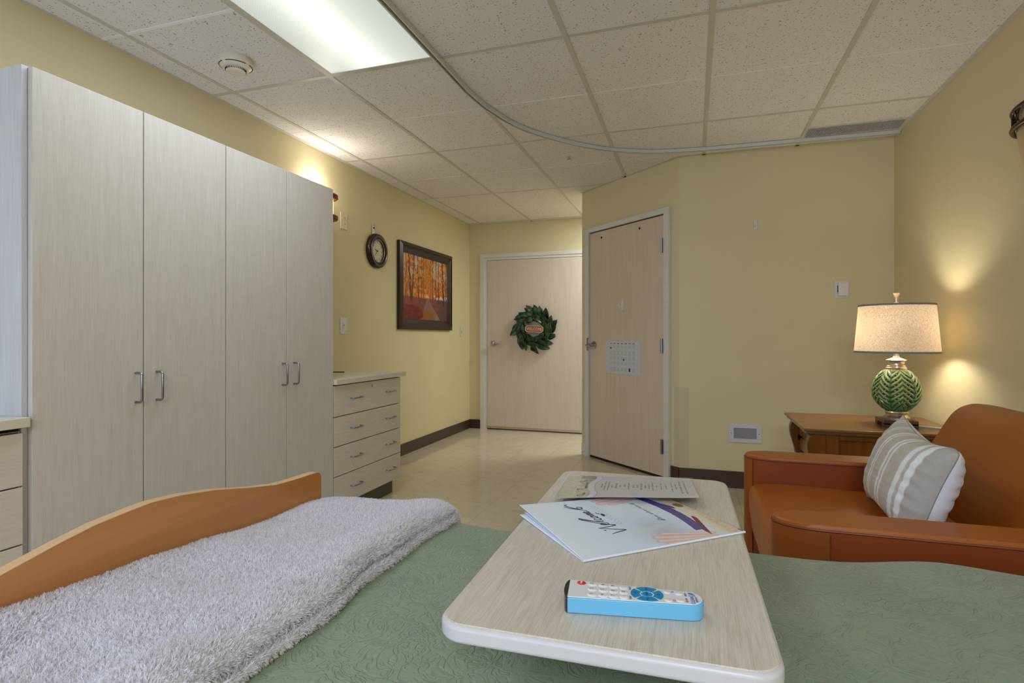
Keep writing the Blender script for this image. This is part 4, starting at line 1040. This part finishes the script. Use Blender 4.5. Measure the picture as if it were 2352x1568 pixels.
# ------------------------------------------------------------------ overbed table
TC = Vector((-.1055, .964, TZ)); TA = .021
MT = Matrix.Translation(TC) @ Matrix.Rotation(TA, 4, 'Z')
ob = thing('overbed_table', (TC.x, TC.y, 0), 'white-edged pale wood overbed table reaching across the green bed', 'table')
TW, TL = .372, .762
MB().at(MT).prism(rounded(TW, TL, .034, 10), -.0225, -.0015).build('edge_moulding', plain('white_edge_moulding', (208, 203, 202), .35), ob, bevel=.006, seg=4)
M_top = grain('bleached_oak_top', (196, 183, 166), (210, 200, 185), (218, 210, 197), 1, .36, 900, 190, .08, .5)
b = MB().at(MT); b.prism(rounded(TW-.008, TL-.008, .031, 10), -.004, 0); b.build('table_top', M_top, ob, bevel=.0008)
MB().at(MT).box(-.11, .11, -.1, .30, -.05, -.0226).build('support_plate', M_steel, ob)
cxy = MT @ Vector((0, .352, 0))
MB().at(MT).box(-.03, .03, .345, .375, -.05+0, -.0226).build('bracket', M_steel, ob)
b = MB(); b.box(cxy.x-.03, cxy.x+.03, cxy.y-.002, cxy.y+.028, .06, TZ-.05); b.build('column', M_steel, ob, bevel=.004)
MB().box(cxy.x-.33, cxy.x+.33, cxy.y-.01, cxy.y+.035, .03, .065).box(cxy.x-.33, cxy.x-.28, .45, cxy.y-.01, .03, .065).box(cxy.x+.28, cxy.x+.33, .45, cxy.y-.01, .03, .065).build('base', M_steel, ob, bevel=.004)
for x in (-.305, .305):
    for y in (.48, cxy.y+.01): MB().cyl((cxy.x+x, y, .019), .018, -.012, .012, 18, 'x').build('caster', M_black, ob)

# ------------------------------------------------------------------ welcome folder
FO = np.array((-.150, .797)); ex = np.array((.755, .656)); ey = np.array((-.656, .755)); FW, FL = .229, .307
fo = thing('welcome_folder', (-.13, 1.0, TZ), 'white presentation folder with handwritten Welcome to on the overbed table', 'folder')
def cov(u, v):     # front cover print: u down the cover (0 top), v across from the spine
    n = fbm(u*7+2, v*7+5, 31, 4); n2 = fbm(u*60, v*60, 12, 2)
    c = mix((230, 236, 240), (220, 230, 242), ss(u, 0, .3)); c = mix(c, (230, 238, 247), ss(v, .2, .8)*.5)
    c = mix(c, (176, 188, 208), np.exp(-(((u-.58)/.14)**2+((v-.22)/.25)**2))*.75); c = mix(c, (222, 222, 206), ss(n, .5, .7)*.6*ss(u, .3, .6))
    c = mix(c, (224, 218, 196), ss(u, .8, .92))
    # hands
    def hand(c, flip):
        vv = v if not flip else 1-v
        for (u0, v0, u1, v1, w_) in ((.50, .13, .80, .02, .032), (.49, .07, .80, -.01, .03), (.52, .01, .82, -.04, .03), (.56, .17, .82, .07, .026)):
            d = np.array((u1-u0, v1-v0)); q = np.clip(((u-u0)*d[0]+(vv-v0)*d[1])/(d@d), 0, 1); ds = np.hypot(u-u0-q*d[0], vv-v0-q*d[1])
            c = mix(c, (222, 172, 166), ss(w_-ds, -.004, .006)*.7); c = mix(c, (240, 216, 206), ss(w_*.62-ds, -.008, .010)*.9)
        return c
    c = hand(c, 0); c = hand(c, 1)
    # red sleeves
    for f in (0, 1):
        vv = v if not f else 1-v
        dd = np.abs(vv-(.02+.36*(u-.78)/.09*.75)); c = mix(c, (130, 26, 46), ((vv < .40) & (vv > -.1) & (u > .80) & (u < .905) & (dd < .045+.05*(.9-u))).astype(float)*.95)
    # purple cloth
    q = (v-.12)/.86; uc = .79+.055*np.sin(q*pi*.9)
    c = mix(c, mix((60, 50, 120), (112, 98, 166), n2), ((v > .14) & (v < .97) & (np.abs(u-uc) < .034)).astype(float)*.95)
    # wood ring and red-brown grain at the foot
    c = mix(c, mix((206, 170, 140), (240, 224, 196), n2*1.2), ss(u+.12*np.abs(v-.5)**1, .955, .985)*.9)
    c = mix(c, (136, 96, 62), ((np.hypot((u-.955)/.03, (v-.66)/.05) < 1)).astype(float)*.8)
    c = mix(c, (96, 60, 120), ((u > .985) & (v < .06)).astype(float)*.6)
    # faint tagline and soft smudges
    c = mix(c, (168, 176, 186), ((np.abs(u-.425) < .016) & (v > .42) & (v < .86) & (np.sin(v*170+u*400) > -.2) & ((u*90) % 1 > .45)).astype(float)*.65)
    return c
def pl_cov(u, v):
    x = FO[0]+ex[0]*FL*u+ey[0]*FW*v; y = FO[1]+ex[1]*FL*u+ey[1]*FW*v
    z = TZ+.0035+.0035*v+.0125*(v**1.2)*(1-u)**1.1+.0015*np.sin(pi*v)*(1-u)
    return x, y, z
M_cov = vcol('printed_card', .32, .45, coat=.15)
cvr = painted('front_cover', 240, 180, pl_cov, cov, M_cov, fo, thick=.0005)
M_card = plain('white_card', (234, 238, 246), .35)
def sheetmesh(name, zf, u0=0, u1=1, v0=0, v1=1, mat=M_card, th=.0004):
    me = painted(name, 24, 24, lambda u, v: (FO[0]+ex[0]*FL*(u0+(u1-u0)*u)+ey[0]*FW*(v0+(v1-v0)*v), FO[1]+ex[1]*FL*(u0+(u1-u0)*u)+ey[1]*FW*(v0+(v1-v0)*v), TZ+zf(u, v)), lambda u, v: (u*0+225, u*0+228, u*0+236), mat, fo, thick=th)
    return me
sheetmesh('back_cover', lambda u, v: .0010+0*u+.0012*v*(1-u))
for k, (du, dv) in enumerate(((.012, .97), (.02, .955), (.008, .94))):
    sheetmesh('page', lambda u, v, k=k: .0018+k*.0007+(.0016+.0026*k)*v*(1-u)**1.2+.001*v, du, .985, .01, dv)
me_ = MB().tube([(FO[0]+ex[0]*FL*q, FO[1]+ex[1]*FL*q, TZ+.0022) for q in np.linspace(0, 1, 12)], .0018, 8); me_.build('spine', M_card, fo, smooth=True)
def stroke(pts, w_, place):
    """ribbon pen stroke on the cover; pts in (across, up) text coords"""
    c = cr(pts, 6); vs = []; fs = []
    for i, p in enumerate(c):
        a = np.array(c[min(i+1, len(c)-1)])-np.array(c[max(i-1, 0)]); a = a/(np.hypot(*a)+1e-9); nn = np.array((-a[1], a[0]))
        ww = w_*(.55+.45*math.sin(pi*i/(len(c)-1)))
        for sg in (-1, 1): q = np.array(p)+nn*ww*sg; vs.append(place(q[0], q[1]))
    for i in range(len(c)-1): fs.append((2*i, 2*i+1, 2*i+3, 2*i+2))
    return vs, fs
def on_cover(p, q):    # p across (0..1 of width), q down (0..1)
    x, y, z = pl_cov(np.array(q), np.array(p)); return (float(x), float(y), float(z)+.0006)
def script(name, words, w_, mat, parent, place):
    b = MB()
    for s_ in words: b.add(*stroke(s_, w_, place))
    return b.build(name, mat, parent, recalc=False)
M_ink = plain('black_ink', (30, 32, 44), .5)
# "Welcome" and "to" in loose handwriting: coordinates are (across, down)
W_ = [[(.30, .245), (.305, .30), (.325, .40)], [(.33, .262), (.34, .33), (.36, .398), (.385, .33), (.43, .25)], [(.43, .25), (.44, .31), (.455, .358)], [(.455, .358), (.49, .29), (.575, .232)], ]
W_ = [[(.285, .30), (.30, .34), (.318, .40), (.345, .36), (.40, .27)], [(.40, .27), (.405, .32), (.42, .385), (.46, .33), (.575, .235)], [(.345, .29), (.36, .285)]]
e1 = [(.445, .345), (.47, .335), (.475, .318), (.455, .316), (.443, .335), (.452, .357), (.48, .356)]
l1 = [(.48, .356), (.53, .30), (.60, .245), (.605, .235), (.585, .24), (.53, .30), (.515, .345), (.53, .355)]
c1 = [(.575, .322), (.56, .316), (.543, .33), (.545, .352), (.565, .356), (.585, .345)]
o1 = [(.61, .318), (.592, .328), (.59, .348), (.608, .352), (.625, .335), (.61, .318), (.64, .326)]
m1 = [(.645, .318), (.642, .35), (.655, .322), (.668, .320), (.664, .35), (.678, .322), (.69, .320), (.688, .346), (.70, .346)]
e2 = [(.70, .346), (.722, .33), (.722, .315), (.706, .318), (.702, .338), (.718, .348), (.745, .34)]
t1 = [(.905, .262), (.87, .27), (.80, .305), (.755, .345)]; t1x = [(.87, .245), (.81, .285), (.75, .352)]; t1b = [(.905, .262), (.91, .275), (.90, .28)]
o2 = [(.825, .31), (.805, .318), (.80, .338), (.82, .343), (.838, .328), (.825, .31)]
script('lettering', W_+[e1, l1, c1, o1, m1, e2], .0042, M_ink, cvr, lambda a, c: on_cover(a, c))
script('lettering', [t1, t1x, t1b, o2], .0040, M_ink, cvr, lambda a, c: on_cover(a, c))
# small bird mark and fine grey line of handwriting further down
b = MB(); b.add([on_cover(.60, .395), on_cover(.64, .392), on_cover(.655, .405), on_cover(.63, .415), on_cover(.605, .408)], [(0, 1, 2, 3, 4)]); b.add(*stroke([(.64, .40), (.665, .385), (.69, .375)], .003, on_cover)); b.build('bird_mark', M_ink, cvr, recalc=False)
g_ = []; rr = random.Random(2); x = .38
while x < .80:
    g_.append([(x, .70), (x+.012, .685+rr.uniform(-.01, .005)), (x+.02, .703), (x+.032, .688), (x+.04, .702)]); x += rr.choice((.042, .042, .062))
g_.append([(.385, .70), (.41, .66)]); g_.append([(.40, .71), (.43, .665)]); g_.append([(.76, .70), (.81, .675)])
script('fine_script', g_, .0022, plain('grey_ink', (110, 114, 124), .5), cvr, on_cover)

# ------------------------------------------------------------------ laminated sheet
SA = math.radians(15.2); SCN = np.array((-.128, 1.189)); sxv = np.array((math.cos(SA), math.sin(SA))); syv = np.array((-sxv[1], sxv[0]))
sh = thing('laminated_sheet', (SCN[0], SCN[1], TZ), 'laminated printed sheet with a green banner lying behind the white folder on the table', 'sheet')
def pl_sh(u, v, W=.279, H=.216, dz=0):
    a = .5+(u-.5)*W/.279; c = .5+(v-.5)*H/.216
    NL, NR, FR, FL = (-.252, 1.038), (.012, 1.121), (-.006, 1.327), (-.271, 1.269)
    x = (NL[0]*(1-a)+NR[0]*a)*(1-c)+(FL[0]*(1-a)+FR[0]*a)*c; y = (NL[1]*(1-a)+NR[1]*a)*(1-c)+(FL[1]*(1-a)+FR[1]*a)*c
    z = TZ+.0045+.0125*(1-v)**1.0+.004*u*(1-v)+.0015*np.sin(u*5)*(1-v)+dz
    return x, y, z
def shc(u, v):
    n = fbm(u*40, v*40, 4, 4); n2 = fbm(u*14+2, v*14, 7, 3)
    c = (u*0+212, u*0+211, u*0+210)
    edge_ = .255+.018*np.sin(v*9)+.03*fbm(v*6, v*0+2, 8, 3)
    c = mix(c, mix((158, 162, 128), (196, 200, 168), n), (u < edge_-.05).astype(float))
    c = mix(c, (224, 222, 236), ((u >= edge_-.05) & (u < edge_)).astype(float))
    c = mix(c, (96, 92, 96), (np.abs(u-edge_) < .0025).astype(float)*.8)
    c = mix(c, mix((110, 80, 66), (150, 120, 104), n), ((u < edge_-.05) & (u > .11) & (v > .80+.1*n2)).astype(float))
    c = mix(c, (122, 128, 92), ((u < edge_-.05) & (u > .13) & (v < .8) & (n > .5)).astype(float)*.5)
    c = mix(c, (92, 88, 70), (np.hypot((u-.095)/.022, (v-.42)/.05) < 1).astype(float)*.7*(n > .42))
    # blurred rows of small centred type (each row is one line read from the near to the far edge)
    for (uc, hw) in ((.30, .10), (.325, .22), (.350, .22), (.38, .07), (.41, .12), (.44, .04), (.475, .09), (.505, .16), (.54, .07), (.57, .08), (.60, .17), (.63, .08), (.66, .12), (.685, .20), (.715, .06), (.75, .15), (.785, .13), (.83, .24), (.86, .12), (.895, .32), (.93, .34)):
        row = (np.abs(u-uc) < .0055) & (np.abs(v-.5) < hw) & (vnoise(v*70+uc*900, u*0+3, 5) > .16)
        c = mix(c, (108, 106, 106), row.astype(float)*.9)
    c = mix(c, (70, 70, 74), (np.hypot((u-.965)/.006, (v-.5)/.012) < 1).astype(float)*.8)
    return c
pr_ = painted('printed_sheet', 300, 190, pl_sh, shc, vcol('laminated_print', .22, .5, coat=.3), sh, thick=.0003)
t_ = NT('clear_laminate'); t_.base((220, 220, 222)); t_.set(Roughness=.12); t_.b.inputs['Alpha'].default_value = .22; t_.b.inputs['Specular IOR Level'].default_value = .8
painted('laminate', 30, 22, lambda u, v: pl_sh(u, v, .291, .228, .0004), lambda u, v: (u*0+220,)*3, t_.m, sh)
def on_sheet(a, c): x, y, z = pl_sh(np.array(c), np.array(a)); return (float(x), float(y), float(z)+.0007)
# flowing green-banner script, reading from the near edge to the far edge
q_ = [[(.08, .20), (.06, .165), (.085, .15), (.10, .175), (.095, .205)], [(.11, .20), (.125, .185), (.135, .203), (.15, .186), (.16, .203), (.175, .186), (.19, .204)],
      [(.33, .175), (.30, .15), (.32, .13), (.36, .135), (.345, .165), (.36, .195)], [(.38, .15), (.385, .195), (.40, .178), (.41, .195)], [(.425, .195), (.435, .178), (.445, .195), (.455, .18), (.465, .195)],
      [(.48, .14), (.485, .192), (.50, .176), (.49, .184), (.51, .192)], [(.53, .13), (.525, .17), (.53, .19)], [(.55, .19), (.56, .176), (.565, .19)], [(.58, .14), (.585, .19)], [(.62, .19), (.63, .17), (.64, .19)],
      [(.70, .155), (.67, .135), (.69, .115), (.72, .13), (.70, .16)], [(.73, .17), (.745, .15), (.755, .17), (.77, .15)]]
script('lettering', q_, .0030, plain('dark_green_ink', (56, 58, 40), .5), pr_, on_sheet)

# ------------------------------------------------------------------ remote control
r0 = np.array((-.1465, .6435)); rx = np.array((.159, .021)); rx = rx/np.linalg.norm(rx); ry = np.array((-rx[1], rx[0]))
MR = Matrix(((rx[0], ry[0], 0, r0[0]), (rx[1], ry[1], 0, r0[1]), (0, 0, 1, TZ), (0, 0, 0, 1)))
RL, RH = .163, .0195
rc = thing('remote_control', tuple(MR @ Vector((RL/2, .025, 0))), 'light blue and white remote control with teal button ring on the overbed table', 'remote control')
def rout(inset=0, x0=.006):
    yc0, yc1, w0, w1 = .025, .0235, .0245-inset, .0175-inset
    xe = RL-.0175
    P = [(x0, yc0-w0), ] ; P = [(x0, yc0-w0)]+[(xe+(w1)*math.sin(a), yc1-w1*math.cos(a)) for a in np.linspace(.05, pi-.05, 20)]+[(x0, yc0+w0)]
    return P
M_blu = plain('sky_blue_plastic', (108, 184, 222), .3); M_wht = plain('remote_white_face', (226, 226, 226), .35); M_teal = plain('teal_button', (0, 138, 186), .35)
MB().at(MR).prism(rout(), .0006, RH-.001).build('body', M_blu, rc, bevel=.0012, seg=3)
fc = MB().at(MR).prism(rout(.0016), RH-.0011, RH).build('face_plate', M_wht, rc, bevel=.0004)
P = [(.006, .001), (.006, .049)]+[(.006-.0055*math.sin(a), .025+.0235*math.cos(a)) for a in np.linspace(.15, pi-.15, 14)]
MB().at(MR).prism(P, .0004, RH-.0002).build('infrared_window', plain('dark_infrared_plastic', (34, 20, 22), .12, spec=.8), rc, bevel=.0008)
def btn(x, y, a=.0062, c=.0052, h=.0012, mat=M_wht, name='button'):
    vs = []; fs = []; n = 20
    for s_, z in ((1, 0), (.92, .6), (.7, .95), (.01, 1.0)):
        for i in range(n): q = 2*pi*i/n; vs.append((x+a*s_*math.cos(q), y+c*s_*math.sin(q), RH+h*z))
    for j in range(3):
        for i in range(n): fs.append((j*n+i, j*n+(i+1) % n, (j+1)*n+(i+1) % n, (j+1)*n+i))
    return MB().at(MR).add(vs, fs).build(name, mat, fc, smooth=True)
def rtext(s, x, y, size, mat, h=.0013): letters('lettering', [(s, size, MR @ frame_mat((x, y, RH+h), (0, 1, 0), (-1, 0, 0)))], mat, fc, .0001)
yc = .025; M_dig = plain('digit_grey', (112, 108, 112), .5)
btn(.0205, yc+.0155, .0057, .0052, .001, plain('red_button', (214, 40, 36), .35)); rtext('PWR', .0205, yc+.0150, .0036, M_wht)
cols = (-.0140, .0, .0140)
for r_, (x, ds) in enumerate(((.0345, '123'), (.0475, '456'), (.0600, '789'))):
    for c_, d_ in zip(cols, ds): y = yc-.0005*r_+c_*(1-.04*r_); btn(x, y); rtext(d_, x-.001, y, .0062, M_dig)
for c_, d_ in zip(cols, (None, '0', None)):
    y = yc-.0015+c_*.88; btn(.0718, y, .0056); 
    if d_: rtext(d_, .0713, y, .0062, M_dig)
rtext('SLEEP', .0792, yc-.0135, .0034, M_dig, .0003); rtext('INPUT', .0792, yc+.0115, .0034, M_dig, .0003)
rcx, rcy, R0, R1 = .0985, yc-.0012, .0085, .0185
def quad(a0, a1):
    pin, po = [], []
    for a in np.linspace(a0, a1, 12):
        g0 = .0012; pin.append((rcx+R0*math.cos(a)*1.0, rcy+R0*math.sin(a)*.9)); po.append((rcx+R1*math.cos(a)*1.03, rcy+R1*math.sin(a)*.97))
    return MB().at(MR).prism(po+pin[::-1], RH-.0001, RH+.0008).build('ring_button', M_teal, fc, bevel=.0003)
for k, lab in enumerate(('VOL', 'CH', 'VOL', 'CH')):
    a = k*pi/2; quad(a-pi/4+.09, a+pi/4-.09)
M_navy = plain('navy_print', (20, 74, 130), .5)
for s_, dx, dy in (('CH', -.0135, 0), ('CH', .0135, 0), ('VOL', 0, .0128), ('VOL', 0, -.0128)): rtext(s_, rcx+dx, rcy+dy, .0042, M_navy, .0009)
btn(rcx, rcy, .0068, .0058, .0009, M_teal, 'centre_button'); rtext('MUTE', rcx, rcy, .0036, M_navy, .0011)
for x, y in ((.1225, .0105), (.1225, -.0105), (.1360, .009), (.1360, -.009)): btn(x, yc-.0013+y, .0048, .0046, .0010)
rtext('TV', .1292, yc-.0013+.0112, .0034, M_dig, .0003); rtext('CC', .1292, yc-.0013-.0105, .0034, M_dig, .0003)
rtext('INFO', .1432, yc-.0013+.007, .0036, M_dig, .0003); rtext('SETUP', .1432, yc-.0013-.0075, .0036, M_dig, .0003)
M_logo = plain('logo_indigo', (84, 96, 170), .5)
rtext('CLEAN', .1500, yc-.0075, .0062, M_logo, .0003); rtext('REMOTE', .1545, yc-.0055, .0034, M_logo, .0003)
b = MB().at(MR)
for k in range(3):
    r_ = .0028+.0015*k; pts = [(.1480+r_*math.cos(a), yc+.0045+r_*math.sin(a), RH+.0002) for a in np.linspace(-.3, 1.9, 10)]; b.tube(pts, .0004, 4)
b.build('logo_arcs', M_logo, fc)
b = MB().at(MR); vs = [(.1455, yc+.0035, RH+.0003), (.1475, yc+.0045, RH+.0003), (.1492, yc+.0035, RH+.0003), (.1475, yc+.0027, RH+.0003)]; b.add(vs, [(0, 1, 2, 3)]).build('logo_leaf', M_teal, fc, recalc=False)
